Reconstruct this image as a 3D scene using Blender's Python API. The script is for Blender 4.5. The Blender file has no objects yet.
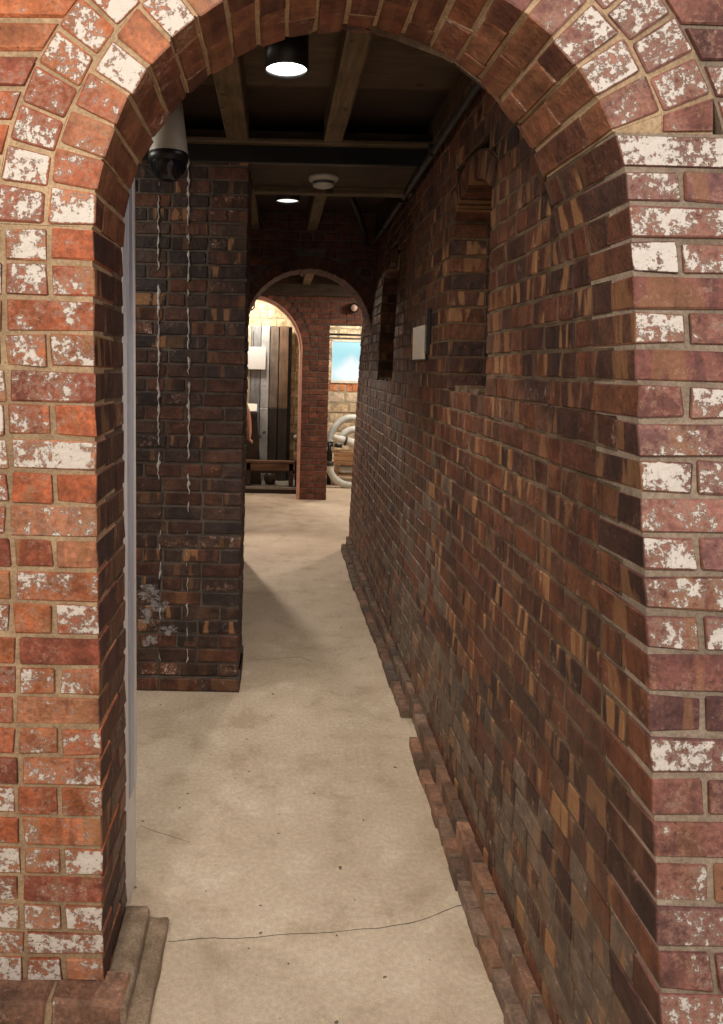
import bpy, math, random
from mathutils import Vector, Matrix, noise as mnoise

R = random.Random(7)
C = bpy.context.scene.collection
SC = bpy.context.scene

# ------------------------------------------------------------------ camera
F, CX, CY, H = 740.0, 277.0, 366.0, 1.70
ROLL = math.radians(1.3)
cam_d = bpy.data.cameras.new('camera')
cam = bpy.data.objects.new('camera', cam_d); C.objects.link(cam)
cam_d.sensor_fit = 'AUTO'; cam_d.sensor_width = 36.0
cam_d.lens = F * 36.0 / 1024.0
cam_d.shift_x = (361.5 - CX) / 1024.0
cam_d.shift_y = -(512.0 - CY) / 1024.0
cam_d.clip_start = 0.05
CAMROT = Matrix.Rotation(math.pi / 2, 4, 'X') @ Matrix.Rotation(ROLL, 4, 'Z')
cam.matrix_world = Matrix.Translation((0, 0, H)) @ CAMROT
SC.camera = cam
AX, AY = CAMROT.to_3x3() @ Vector((1, 0, 0)), CAMROT.to_3x3() @ Vector((0, 1, 0))

def W(px, py, depth):
    """world point seen at that place of the photograph, at that distance along the passage"""
    v = Vector((0, 1, 0)) + AX * ((px - CX) / F) + AY * ((CY - py) / F)
    return Vector((0, 0, H)) + v * depth

# ------------------------------------------------------------------ world, exposure, large lights
world = bpy.data.worlds.new('world'); SC.world = world
world.use_nodes = True
bg = world.node_tree.nodes['Background']
bg.inputs['Color'].default_value = (1.0, 0.93, 0.85, 1)
bg.inputs['Strength'].default_value = 0.42
vs = SC.view_settings
vs.view_transform = 'Standard'; vs.look = 'None'; vs.gamma = 1.0
vs.use_curve_mapping = False
vs.exposure = 0.0

def area_light(name, loc, target, size, energy, color, shape='DISK'):
    d = bpy.data.lights.new(name, 'AREA'); d.shape = shape; d.size = size
    d.energy = energy; d.color = color
    o = bpy.data.objects.new(name, d); C.objects.link(o)
    o.location = loc
    o.rotation_euler = (Vector(target) - Vector(loc)).to_track_quat('-Z', 'Y').to_euler()
    return o
# ceiling lamps of the room the photograph is taken from
area_light('entrance_lamp_warm', (-0.75, -0.6, 2.95), (-0.55, 1.6, 1.3), 0.5, 46, (1.0, 0.87, 0.72))
area_light('entrance_lamp_cool', (1.05, -0.7, 2.95), (1.0, 1.4, 1.2), 0.5, 17, (1.0, 0.92, 0.90))
# lamps of the room beside the passage and of the far rooms
area_light('side_room_lamp', (-1.7, 3.0, 2.85), (-0.9, 3.0, 0.0), 0.5, 16, (1.0, 0.93, 0.82))
def spot_light(name, loc, target, energy, angle, blend, color, soft=0.05):
    d = bpy.data.lights.new(name, 'SPOT'); d.energy = energy; d.color = color
    d.spot_size = math.radians(angle); d.spot_blend = blend; d.shadow_soft_size = soft
    o = bpy.data.objects.new(name, d); C.objects.link(o); o.location = loc
    o.rotation_euler = (Vector(target) - Vector(loc)).to_track_quat('-Z', 'Y').to_euler()
    return o
spot_light('far_room_spot', (-0.85, 8.5, 2.6), (0.15, 5.6, 0.0), 190, 58, 0.5, (1.0, 0.86, 0.72), 0.08)
area_light('far_room_lamp', (-0.9, 8.4, 2.7), (-0.2, 7.9, 0.0), 0.3, 16, (1.0, 0.84, 0.70))
area_light('far_room_lamp_wide', (1.9, 8.7, 2.66), (0.9, 8.2, 0.0), 0.4, 36, (1.0, 0.86, 0.72))
area_light('display_lamp', (-0.35, 9.95, 2.75), (-0.2, 10.45, 1.1), 0.3, 30, (1.0, 0.88, 0.70))
area_light('exhibit_lamp', (1.6, 10.3, 2.7), (1.0, 11.6, 1.0), 0.4, 55, (1.0, 0.92, 0.80))

# ------------------------------------------------------------------ helpers
def tag(o, label=None, cat=None, group=None, kind=None):
    if label: o['label'] = label
    if cat: o['category'] = cat
    if group: o['group'] = group
    if kind: o['kind'] = kind
    return o

def new_obj(name, me, parent=None, mats=()):
    o = bpy.data.objects.new(name, me); C.objects.link(o)
    for m in mats: me.materials.append(m)
    if parent is not None: o.parent = parent
    return o

def empty(name, loc=(0, 0, 0)):
    o = bpy.data.objects.new(name, None); C.objects.link(o); o.location = loc
    o.empty_display_size = 0.1
    return o

# ---- bevelled box topology: 24 verts, one per corner and axis
_corn = [(x, y, z) for x in (-1, 1) for y in (-1, 1) for z in (-1, 1)]
_cid = {c: i for i, c in enumerate(_corn)}
def _vi(c, a): return _cid[c] * 3 + a
def _topo():
    faces = []
    pos = {}
    for c in _corn:
        for a in range(3):
            pos[_vi(c, a)] = Vector([c[k] * (1.0 if k == a else 0.8) for k in range(3)])
    for a in range(3):
        b, d = (a + 1) % 3, (a + 2) % 3
        for s in (-1, 1):
            q = []
            for (sb, sd) in ((-1, -1), (1, -1), (1, 1), (-1, 1)):
                c = [0, 0, 0]; c[a] = s; c[b] = sb; c[d] = sd
                q.append(_vi(tuple(c), a))
            faces.append(q)
        for sb in (-1, 1):
            for sd in (-1, 1):
                c0 = [0, 0, 0]; c0[a] = -1; c0[b] = sb; c0[d] = sd
                c1 = list(c0); c1[a] = 1
                c0, c1 = tuple(c0), tuple(c1)
                faces.append([_vi(c0, b), _vi(c1, b), _vi(c1, d), _vi(c0, d)])
    for c in _corn:
        faces.append([_vi(c, 0), _vi(c, 1), _vi(c, 2)])
    out = []
    for f in faces:
        ctr = sum((pos[i] for i in f), Vector()) / len(f)
        n = (pos[f[1]] - pos[f[0]]).cross(pos[f[2]] - pos[f[0]])
        out.append(f if n.dot(ctr) > 0 else f[::-1])
    return out
TOPO = _topo()
TOPO_R = [f[::-1] for f in TOPO]
BOXF = [[0, 1, 3, 2], [4, 6, 7, 5], [0, 4, 5, 1], [2, 3, 7, 6], [0, 2, 6, 4], [1, 5, 7, 3]]

def handed(f, s, h, d):
    e = 1e-3
    p = f(s, h, d)
    return (f(s + e, h, d) - p).cross(f(s, h + e, d) - p).dot(f(s, h, d + e) - p) > 0

def bevbox(f, lo, hi, bev=0.004, jit=0.0012, rng=R):
    """24 world verts and faces of a bevelled block in the wall's own coordinates"""
    vv = []
    ctr = [(lo[k] + hi[k]) / 2 for k in range(3)]
    half = [(hi[k] - lo[k]) / 2 for k in range(3)]
    b = [min(bev * rng.uniform(0.7, 1.5), half[k] * 0.45) for k in range(3)]
    cj = {}
    for c in _corn:
        cj[c] = [rng.uniform(-jit, jit) * 1.6 for _ in range(3)]
        for a in range(3):
            p = [ctr[k] + c[k] * (half[k] - (0 if k == a else b[k])) + cj[c][k] + rng.uniform(-jit, jit) * 0.6 for k in range(3)]
            vv.append(f(*p))
    return vv, (TOPO if handed(f, *ctr) else TOPO_R)

class MB:
    """collects geometry into one mesh"""
    def __init__(s): s.v = []; s.f = []; s.m = []; s.sm = []
    def add(s, v, f, mi=0, smooth=False):
        n = len(s.v); s.v += [tuple(p) for p in v]
        for q in f: s.f.append([i + n for i in q]); s.m.append(mi); s.sm.append(smooth)
        return s
    def box(s, lo, hi, mi=0, M=None):
        v = [Vector((x, y, z)) for x in (lo[0], hi[0]) for y in (lo[1], hi[1]) for z in (lo[2], hi[2])]
        if M is not None: v = [M @ p for p in v]
        return s.add(v, BOXF, mi)
    def bbox(s, lo, hi, bev=0.004, mi=0, jit=0.0, M=None):
        f = (lambda a, b, c: Vector((a, b, c))) if M is None else (lambda a, b, c: M @ Vector((a, b, c)))
        v, fc = bevbox(f, lo, hi, bev, jit)
        return s.add(v, fc, mi)
    def tube(s, pts, rad, n=12, mi=0, caps=True, closed=False):
        pts = [Vector(p) for p in pts]; k = len(pts)
        rr = rad if isinstance(rad, (list, tuple)) else [rad] * k
        rings = []; up = None
        for i, p in enumerate(pts):
            if closed: t = pts[(i + 1) % k] - pts[i - 1]
            else: t = pts[min(i + 1, k - 1)] - pts[max(i - 1, 0)]
            t.normalize()
            if up is None:
                up = Vector((0, 0, 1)) if abs(t.z) < 0.9 else Vector((1, 0, 0))
            x = (up - t * up.dot(t)); x.normalize(); up = x
            y = t.cross(x)
            rings.append([p + (x * math.cos(a) + y * math.sin(a)) * rr[i] for a in [2 * math.pi * j / n for j in range(n)]])
        v = [q for r in rings for q in r]; f = []
        for i in range(k if closed else k - 1):
            i2 = (i + 1) % k
            for j in range(n):
                j2 = (j + 1) % n
                f.append([i * n + j, i * n + j2, i2 * n + j2, i2 * n + j])
        s.add(v, f, mi, True)
        if caps and not closed:
            b = len(s.v) - len(v)
            s.f.append([b + j for j in range(n)][::-1]); s.m.append(mi); s.sm.append(False)
            s.f.append([b + (k - 1) * n + j for j in range(n)]); s.m.append(mi); s.sm.append(False)
        return s
    def lathe(s, prof, n=28, loc=(0, 0, 0), mi=0, smooth=True, M=None):
        loc = Vector(loc); v = []; f = []
        for (r, z) in prof:
            for j in range(n):
                a = 2 * math.pi * j / n
                p = Vector((r * math.cos(a), r * math.sin(a), z))
                v.append((M @ p if M is not None else p) + loc)
        for i in range(len(prof) - 1):
            for j in range(n):
                j2 = (j + 1) % n
                f.append([i * n + j, i * n + j2, (i + 1) * n + j2, (i + 1) * n + j])
        return s.add(v, f, mi, smooth)
    def build(s, name, mats, parent=None, recenter=True):
        me = bpy.data.meshes.new(name)
        ctr = Vector((0, 0, 0))
        if recenter and s.v:
            xs, ys, zs = zip(*s.v)
            ctr = Vector(((min(xs) + max(xs)) / 2, (min(ys) + max(ys)) / 2, min(zs)))
        me.from_pydata([(p[0] - ctr.x, p[1] - ctr.y, p[2] - ctr.z) for p in s.v], [], s.f)
        me.polygons.foreach_set('material_index', s.m)
        me.polygons.foreach_set('use_smooth', s.sm)
        if not isinstance(mats, (list, tuple)): mats = [mats]
        o = new_obj(name, me, None, mats)
        o.location = ctr
        if parent is not None:
            o.parent = parent
            o.matrix_parent_inverse = Matrix.Translation(-Vector(parent.location))
        me.update()
        return o

# ------------------------------------------------------------------ materials
def nt(name):
    m = bpy.data.materials.new(name); m.use_nodes = True
    t = m.node_tree; b = t.nodes['Principled BSDF']
    return m, t, b
def N(t, typ, **kw):
    n = t.nodes.new(typ)
    for k, v in kw.items():
        if k in n.inputs.keys() if not hasattr(n, k) else False: n.inputs[k].default_value = v
        else: setattr(n, k, v)
    return n
def noise(t, vec, scale, detail=4, rough=0.55, dist=0.0):
    n = t.nodes.new('ShaderNodeTexNoise')
    n.inputs['Scale'].default_value = scale; n.inputs['Detail'].default_value = detail
    n.inputs['Roughness'].default_value = rough; n.inputs['Distortion'].default_value = dist
    if vec is not None: t.links.new(vec, n.inputs['Vector'])
    return n.outputs['Fac']
def ramp(t, fac, a, b, lo=0.0, hi=1.0):
    n = t.nodes.new('ShaderNodeMapRange'); n.interpolation_type = 'SMOOTHSTEP'
    for i, x in ((1, a), (2, b)):
        if hasattr(x, 'default_value'): t.links.new(x, n.inputs[i])
        else: n.inputs[i].default_value = x
    n.inputs[3].default_value = lo; n.inputs[4].default_value = hi
    t.links.new(fac, n.inputs[0]); return n.outputs[0]
def math_(t, op, a, b=None):
    n = t.nodes.new('ShaderNodeMath'); n.operation = op
    for i, x in enumerate((a, b)):
        if x is None: continue
        if hasattr(x, 'default_value'): t.links.new(x, n.inputs[i])
        else: n.inputs[i].default_value = x
    return n.outputs[0]
def mix(t, fac, a, b, typ='MIX'):
    n = t.nodes.new('ShaderNodeMix'); n.data_type = 'RGBA'; n.blend_type = typ
    for i, x in ((0, fac), (6, a), (7, b)):
        if hasattr(x, 'default_value'): t.links.new(x, n.inputs[i])
        elif isinstance(x, (int, float)): n.inputs[i].default_value = x
        else: n.inputs[i].default_value = (*x, 1) if len(x) == 3 else x
    return n.outputs[2]
def bump(t, b, h, strength=0.3, dist=0.01):
    n = t.nodes.new('ShaderNodeBump'); n.inputs['Strength'].default_value = strength
    n.inputs['Distance'].default_value = dist
    t.links.new(h, n.inputs['Height']); t.links.new(n.outputs[0], b.inputs['Normal'])

def brick_material():
    m, t, b = nt('brick')
    pos = t.nodes.new('ShaderNodeNewGeometry').outputs['Position']
    tint = t.nodes.new('ShaderNodeAttribute'); tint.attribute_name = 'tint'
    uvw = t.nodes.new('ShaderNodeAttribute'); uvw.attribute_name = 'uvw'
    misc = t.nodes.new('ShaderNodeAttribute'); misc.attribute_name = 'misc'
    sm = t.nodes.new('ShaderNodeSeparateXYZ'); t.links.new(misc.outputs['Vector'], sm.inputs[0])
    paint, flash, gloss = sm.outputs
    su = t.nodes.new('ShaderNodeSeparateXYZ'); t.links.new(uvw.outputs['Vector'], su.inputs[0])
    seed = math_(t, 'MULTIPLY', su.outputs[2], 37.0)
    # noise vector that jumps from brick to brick
    off = t.nodes.new('ShaderNodeCombineXYZ'); t.links.new(seed, off.inputs[0]); t.links.new(seed, off.inputs[2])
    va = t.nodes.new('ShaderNodeVectorMath'); va.operation = 'ADD'
    t.links.new(pos, va.inputs[0]); t.links.new(off.outputs[0], va.inputs[1])
    bp = va.outputs[0]
    n1 = noise(t, bp, 11, 7, 0.66)
    n2 = noise(t, pos, 90, 4, 0.6)
    n3 = noise(t, bp, 28, 6, 0.65, 0.4)
    col = mix(t, 1.0, tint.outputs['Color'], ramp(t, n1, 0.28, 0.72, 0.5, 1.45), 'MULTIPLY')
    col = mix(t, 1.0, col, ramp(t, n2, 0.25, 0.75, 0.7, 1.28), 'MULTIPLY')
    # kiln flashing: tan bands across the brick
    fv = t.nodes.new('ShaderNodeCombineXYZ')
    t.links.new(math_(t, 'MULTIPLY', su.outputs[0], 17.0), fv.inputs[0])
    t.links.new(math_(t, 'MULTIPLY', su.outputs[1], 3.0), fv.inputs[1]); t.links.new(seed, fv.inputs[2])
    nf = noise(t, fv.outputs[0], 1.0, 2, 0.45, 0.25)
    fm = math_(t, 'MULTIPLY', ramp(t, nf, 0.535, 0.60), flash)
    col = mix(t, fm, col, mix(t, n1, (0.26, 0.115, 0.046), (0.44, 0.23, 0.105)))
    nd = math_(t, 'MULTIPLY', ramp(t, nf, 0.44, 0.38), flash)
    col = mix(t, math_(t, 'MULTIPLY', nd, 0.75), col, mix(t, 1.0, tint.outputs['Color'], (0.36, 0.42, 0.62), 'MULTIPLY'))
    # worn light limewash left in patches on the brick
    pn = math_(t, 'ADD', math_(t, 'MULTIPLY', noise(t, bp, 62, 8, 0.78, 0.2), 0.60), math_(t, 'MULTIPLY', noise(t, bp, 12, 3, 0.6, 0.3), 0.40))
    th = math_(t, 'SUBTRACT', 0.67, math_(t, 'MULTIPLY', paint, 0.27))
    th2 = math_(t, 'ADD', th, 0.025)
    pm = ramp(t, pn, th, th2)
    halo = math_(t, 'MULTIPLY', ramp(t, pn, math_(t, 'SUBTRACT', th, 0.09), th2), 0.52)
    col = mix(t, halo, col, (0.62, 0.36, 0.26))
    col = mix(t, pm, col, (0.80, 0.74, 0.68))
    # dark pits
    pit = ramp(t, noise(t, bp, 70, 3, 0.6), 0.70, 0.76)
    col = mix(t, math_(t, 'MULTIPLY', pit, 0.55), col, (0.035, 0.02, 0.016))
    t.links.new(col, b.inputs['Base Color'])
    ro = math_(t, 'SUBTRACT', 0.86, math_(t, 'MULTIPLY', gloss, 0.46))
    ro = math_(t, 'ADD', ro, ramp(t, n2, 0.3, 0.7, -0.1, 0.1))
    t.links.new(ro, b.inputs['Roughness'])
    hgt = math_(t, 'ADD', math_(t, 'MULTIPLY', noise(t, bp, 34, 6, 0.62), 1.0), math_(t, 'MULTIPLY', pm, 0.22))
    hgt = math_(t, 'SUBTRACT', hgt, math_(t, 'MULTIPLY', pit, 0.3))
    bump(t, b, hgt, 0.9, 0.009)
    return m
M_BRICK = brick_material()

def mortar_material(name, c1, c2, rough=0.95):
    m, t, b = nt(name)
    pos = t.nodes.new('ShaderNodeNewGeometry').outputs['Position']
    n1 = noise(t, pos, 14, 6, 0.65); n2 = noise(t, pos, 140, 3, 0.6); n0 = noise(t, pos, 2.2, 3)
    col = mix(t, ramp(t, n1, 0.3, 0.7), c1, c2)
    col = mix(t, 1.0, col, ramp(t, n2, 0.2, 0.8, 0.72, 1.25), 'MULTIPLY')
    col = mix(t, 1.0, col, ramp(t, n0, 0.3, 0.7, 0.75, 1.2), 'MULTIPLY')
    t.links.new(col, b.inputs['Base Color']); b.inputs['Roughness'].default_value = rough
    bump(t, b, math_(t, 'ADD', n1, math_(t, 'MULTIPLY', n2, 0.5)), 0.6, 0.008)
    return m
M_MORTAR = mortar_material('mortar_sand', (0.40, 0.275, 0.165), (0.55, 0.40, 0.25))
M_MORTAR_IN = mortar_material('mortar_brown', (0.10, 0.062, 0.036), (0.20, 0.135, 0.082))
M_MORTAR_R = mortar_material('mortar_dun', (0.27, 0.205, 0.15), (0.40, 0.32, 0.245))
M_MORTAR_GREY = mortar_material('mortar_grey', (0.085, 0.07, 0.058), (0.16, 0.135, 0.115))

def plain(name, col, rough=0.6, metal=0.0, var=0.15, scale=20, bmp=0.1, emit=None, spec=None):
    m, t, b = nt(name)
    pos = t.nodes.new('ShaderNodeNewGeometry').outputs['Position']
    n1 = noise(t, pos, scale, 5, 0.6)
    c = mix(t, 1.0, col, ramp(t, n1, 0.25, 0.75, 1 - var, 1 + var), 'MULTIPLY')
    t.links.new(c, b.inputs['Base Color'])
    b.inputs['Roughness'].default_value = rough; b.inputs['Metallic'].default_value = metal
    if spec is not None: b.inputs['Specular IOR Level'].default_value = spec
    if bmp: bump(t, b, n1, bmp, 0.004)
    if emit:
        b.inputs['Emission Color'].default_value = (*emit[0], 1); b.inputs['Emission Strength'].default_value = emit[1]
    return m

def wood_material(name, c1, c2, axis=1, rough=0.7, stretch=14):
    m, t, b = nt(name)
    pos = t.nodes.new('ShaderNodeNewGeometry').outputs['Position']
    mp = t.nodes.new('ShaderNodeMapping')
    sc = [stretch] * 3; sc[axis] = 1.2
    mp.inputs['Scale'].default_value = sc; t.links.new(pos, mp.inputs[0])
    n1 = noise(t, mp.outputs[0], 3.0, 6, 0.65, 0.6); n2 = noise(t, pos, 5, 3)
    kn = ramp(t, noise(t, pos, 9, 1), 0.70, 0.76)
    col = mix(t, ramp(t, n1, 0.3, 0.7), c1, c2)
    col = mix(t, 1.0, col, ramp(t, n2, 0.3, 0.7, 0.75, 1.15), 'MULTIPLY')
    col = mix(t, math_(t, 'MULTIPLY', kn, 0.7), col, (0.03, 0.018, 0.01))
    t.links.new(col, b.inputs['Base Color']); b.inputs['Roughness'].default_value = rough
    bump(t, b, n1, 0.3, 0.004)
    return m

def floor_material():
    m, t, b = nt('concrete_floor')
    pos = t.nodes.new('ShaderNodeNewGeometry').outputs['Position']
    n0 = noise(t, pos, 1.3, 5, 0.6, 0.5); n1 = noise(t, pos, 5.5, 6, 0.62); n2 = noise(t, pos, 60, 4, 0.7); n3 = noise(t, pos, 260, 2)
    col = mix(t, ramp(t, n0, 0.3, 0.7), (0.58, 0.465, 0.35), (0.70, 0.58, 0.45))
    col = mix(t, ramp(t, n1, 0.52, 0.72, 0, 0.55), col, (0.80, 0.71, 0.58))
    col = mix(t, ramp(t, n1, 0.32, 0.50, 0.6, 0), col, (0.44, 0.34, 0.235))
    col = mix(t, 1.0, col, ramp(t, n2, 0.25, 0.75, 0.85, 1.13), 'MULTIPLY')
    col = mix(t, 1.0, col, ramp(t, n3, 0.2, 0.8, 0.86, 1.12), 'MULTIPLY')
    sp = ramp(t, noise(t, pos, 34, 1, 0.4), 0.765, 0.785)
    col = mix(t, math_(t, 'MULTIPLY', sp, 0.85), col, (0.05, 0.04, 0.035))
    t.links.new(col, b.inputs['Base Color'])
    t.links.new(ramp(t, n1, 0.3, 0.7, 0.42, 0.62), b.inputs['Roughness'])
    bump(t, b, math_(t, 'ADD', n2, math_(t, 'MULTIPLY', n0, 0.6)), 0.12, 0.006)
    return m

M_FLOOR = floor_material()
M_CRACK = plain('crack_dark', (0.10, 0.085, 0.065), 0.95)  # dark colour of the thin crack ribbons on the floor
M_STEP = mortar_material('step_render', (0.17, 0.115, 0.075), (0.30, 0.22, 0.155))
M_STEP_L = mortar_material('step_cement', (0.26, 0.185, 0.125), (0.46, 0.345, 0.25))
M_JOIST = wood_material('joist_wood', (0.13, 0.092, 0.055), (0.25, 0.18, 0.105), 1)
M_BEAM = wood_material('beam_wood', (0.045, 0.028, 0.018), (0.09, 0.058, 0.036), 0)
M_LIP = wood_material('lip_wood', (0.12, 0.085, 0.052), (0.20, 0.145, 0.09), 0)
M_CEIL = wood_material('ceiling_board', (0.045, 0.027, 0.018), (0.08, 0.048, 0.031), 0)
M_PLY = wood_material('ceiling_ply', (0.10, 0.066, 0.042), (0.15, 0.10, 0.064), 0)
M_BLACK = plain('black_paint', (0.012, 0.012, 0.013), 0.4, var=0.2)
M_PIPE = plain('dark_pipe', (0.03, 0.026, 0.024), 0.5, var=0.3)
M_WHITE = plain('white_plastic', (0.62, 0.59, 0.54), 0.45, var=0.05, bmp=0)
M_CREAMP = plain('cream_housing', (0.50, 0.45, 0.40), 0.5, var=0.08, bmp=0)
M_ALU = plain('grey_frame', (0.50, 0.52, 0.60), 0.35, var=0.06, bmp=0)
M_ALU_L = plain('pale_frame', (0.80, 0.78, 0.80), 0.45, var=0.06, bmp=0)
M_ALU_D = plain('dark_seal', (0.10, 0.10, 0.13), 0.4, var=0.06, bmp=0)
M_LIME = plain('lime_run', (0.62, 0.60, 0.58), 0.9, var=0.25, scale=60, bmp=0.4)
M_LAMP = plain('lamp_disc', (0.9, 0.9, 0.9), 0.4, bmp=0, emit=((1.0, 0.95, 0.88), 9.0))
M_LAMP2 = plain('lamp_disc_dim', (0.9, 0.9, 0.9), 0.4, bmp=0, emit=((1.0, 0.95, 0.90), 1.3))

# ------------------------------------------------------------------ brick walls
def proj(p):
    q = Vector(p) - Vector((0, 0, H))
    if q.y < 0.2: return None
    return (CX + F * q.dot(AX) / q.y, CY - F * q.dot(AY) / q.y)
_MAINF = [f for f in TOPO if len(f) == 4][:0]
def shown_area(vv, faces, cap):
    """rough visible size of a block in the picture, in square pixels"""
    tot = 0.0
    eye = Vector((0, 0, H))
    for f in faces:
        if len(f) != 4: continue
        a, b, c, d = (vv[i] for i in f)
        n = (b - a).cross(c - a)
        if n.dot(eye - a) <= 0: continue
        pr = [proj(vv[i]) for i in f]
        if any(p is None for p in pr): continue
        mx = sum(p[0] for p in pr) / 4; my = sum(p[1] for p in pr) / 4
        if not (0 < mx < 723 and 0 < my < 1024): continue
        if cap and cap(mx, my, sum(vv[i].y for i in f) / 4): continue
        A = 0
        for i in range(4):
            x0, y0 = pr[i]; x1, y1 = pr[(i + 1) % 4]
            A += x0 * y1 - x1 * y0
        tot += abs(A) / 2
    return tot

class Wall:
    def __init__(s): s.mb = MB(); s.items = []
    def lay(s, f, lo, hi, exp='d0', col=(0.3, 0.1, 0.05), paint=None, flash=0.0, gloss=0.0, mm=0,
            joint=(0.011, 0.011, 0.011), rec=(0.007, 0.007, 0.007), deep=None, bev=0.0042, jit=0.0015, seen=True, side=None):
        exp = set(exp.split())
        bl, bh, ml, mh = list(lo), list(hi), list(lo), list(hi)
        for k, ax in enumerate('shd'):
            if ax + '0' in exp: ml[k] += rec[k]
            else: bl[k] += joint[k] / 2
            if ax + '1' in exp: mh[k] -= rec[k]
            elif ax != 'd': bh[k] -= joint[k] / 2
        if deep is not None: mh[2] = deep
        if min(bh[k] - bl[k] for k in range(3)) < 0.004: return
        cs = [f(a, b, c) for a in (ml[0], mh[0]) for b in (ml[1], mh[1]) for c in (ml[2], mh[2])]
        fl = BOXF if handed(f, *[(ml[k] + mh[k]) / 2 for k in range(3)]) else [q[::-1] for q in BOXF]
        s.mb.add(cs, fl, mm)
        vv, fc = bevbox(f, bl, bh, bev, jit)
        seed = R.random()
        tint, misc, uvw = [], [], []
        for c in _corn:
            for a in range(3):
                tok = 'shd'[a] + ('0' if c[a] < 0 else '1')
                pa = (paint or {}).get(tok, 0.0)
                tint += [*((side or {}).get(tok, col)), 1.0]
                misc += [pa, flash, gloss]
                # distance along the brick's own length, whichever way the face looks
                p = [bl[k] if c[k] < 0 else bh[k] for k in range(3)]
                uvw += [p[0] + (p[2] if a == 0 else 0), p[1], seed]
        s.items.append((vv, fc, tint, misc, uvw, seen))
    def filler(s, f, lo, hi, mm=0):
        cs = [f(a, b, c) for a in (lo[0], hi[0]) for b in (lo[1], hi[1]) for c in (lo[2], hi[2])]
        fl = BOXF if handed(f, *[(lo[k] + hi[k]) / 2 for k in range(3)]) else [q[::-1] for q in BOXF]
        s.mb.add(cs, fl, mm)
    def build(s, name, label, mats, most=300, least=90.0, cap=None, piece='brick'):
        w = s.mb.build(name, mats)
        tag(w, label, 'wall', kind='structure')
        order = sorted(range(len(s.items)), key=lambda i: -(shown_area(s.items[i][0], s.items[i][1], cap) if s.items[i][5] else 0))
        areas = {i: (shown_area(s.items[i][0], s.items[i][1], cap) if s.items[i][5] else 0) for i in order[:most]}
        single = [i for i in order[:most] if areas[i] >= least]
        sset = set(single)
        rest = [i for i in range(len(s.items)) if i not in sset]
        def emit(nm, ids, kind=None):
            v, f, ti, mi, uv = [], [], [], [], []
            for i in ids:
                n = len(v); it = s.items[i]
                v += it[0]; f += [[a + n for a in q] for q in it[1]]; ti += it[2]; mi += it[3]; uv += it[4]
            c = sum(v, Vector()) / len(v)
            me = bpy.data.meshes.new(nm)
            me.from_pydata([p - c for p in v], [], f)
            a = me.attributes.new('tint', 'FLOAT_COLOR', 'POINT'); a.data.foreach_set('color', ti)
            a = me.attributes.new('misc', 'FLOAT_VECTOR', 'POINT'); a.data.foreach_set('vector', mi)
            a = me.attributes.new('uvw', 'FLOAT_VECTOR', 'POINT'); a.data.foreach_set('vector', uv)
            o = new_obj(nm, me, None, [M_BRICK]); o.location = c - Vector(w.location); o.parent = w
            if kind: o['kind'] = kind
        for i in single: emit(piece, [i])
        if rest: emit(piece + 'work', rest, 'stuff')
        return w

def pick(pal, v=0.12):
    c = R.choice(pal); k = R.uniform(1 - v, 1 + v)
    return tuple(x * k for x in c)
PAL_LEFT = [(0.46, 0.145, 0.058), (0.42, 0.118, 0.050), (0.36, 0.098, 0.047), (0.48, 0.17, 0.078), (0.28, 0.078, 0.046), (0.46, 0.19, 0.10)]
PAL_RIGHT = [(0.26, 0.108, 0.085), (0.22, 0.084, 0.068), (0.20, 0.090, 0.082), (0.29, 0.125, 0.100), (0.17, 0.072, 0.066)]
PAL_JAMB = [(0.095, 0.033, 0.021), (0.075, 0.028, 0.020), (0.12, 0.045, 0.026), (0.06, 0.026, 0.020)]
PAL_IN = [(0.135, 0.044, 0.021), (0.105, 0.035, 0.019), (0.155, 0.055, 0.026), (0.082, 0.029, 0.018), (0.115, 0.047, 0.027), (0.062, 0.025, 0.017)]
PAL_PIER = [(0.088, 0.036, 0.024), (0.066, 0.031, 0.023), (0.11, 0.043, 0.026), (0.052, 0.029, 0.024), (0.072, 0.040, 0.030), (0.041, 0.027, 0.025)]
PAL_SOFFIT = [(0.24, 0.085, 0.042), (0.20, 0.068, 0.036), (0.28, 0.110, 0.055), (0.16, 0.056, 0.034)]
PAL_FAR = [(0.12, 0.044, 0.029), (0.10, 0.038, 0.027), (0.14, 0.053, 0.033)]
PAL_CREAM = [(0.62, 0.48, 0.30), (0.55, 0.41, 0.25), (0.66, 0.55, 0.38), (0.58, 0.46, 0.33)]

# shape of the near arch
XL, XR = -0.415, 0.710
ACX, AR, AKZ, ZS = (XL + XR) / 2, (XR - XL) / 2, 1.034, 2.0
def yf(x, z):
    zz = min(z, 2.0)
    l = 1.645 + (2.0 - zz) * 0.150
    r = 1.50 - (2.0 - zz) * 0.125
    t = (min(max(x, XL), XR) - XL) / (XR - XL)
    return l + (r - l) * t
def yb(x, z=2.0):
    t = (min(max(x, XL), XR) - XL) / (XR - XL)
    l = 1.965 + (2.0 - min(z, 2.0)) * 0.135
    return l + (1.88 - l) * t
def tilt(x): return -0.02 * (x - XL)
def f_front(s, h, d): return Vector((s, yf(s, h) + d, h))
def f_arch(a, r, d):
    x = ACX - r * math.cos(a); z = ZS + r * AKZ * math.sin(a) + tilt(x)
    y0 = yf(x, z)
    return Vector((x, y0 + d * (yb(x) - y0), z))

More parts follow.
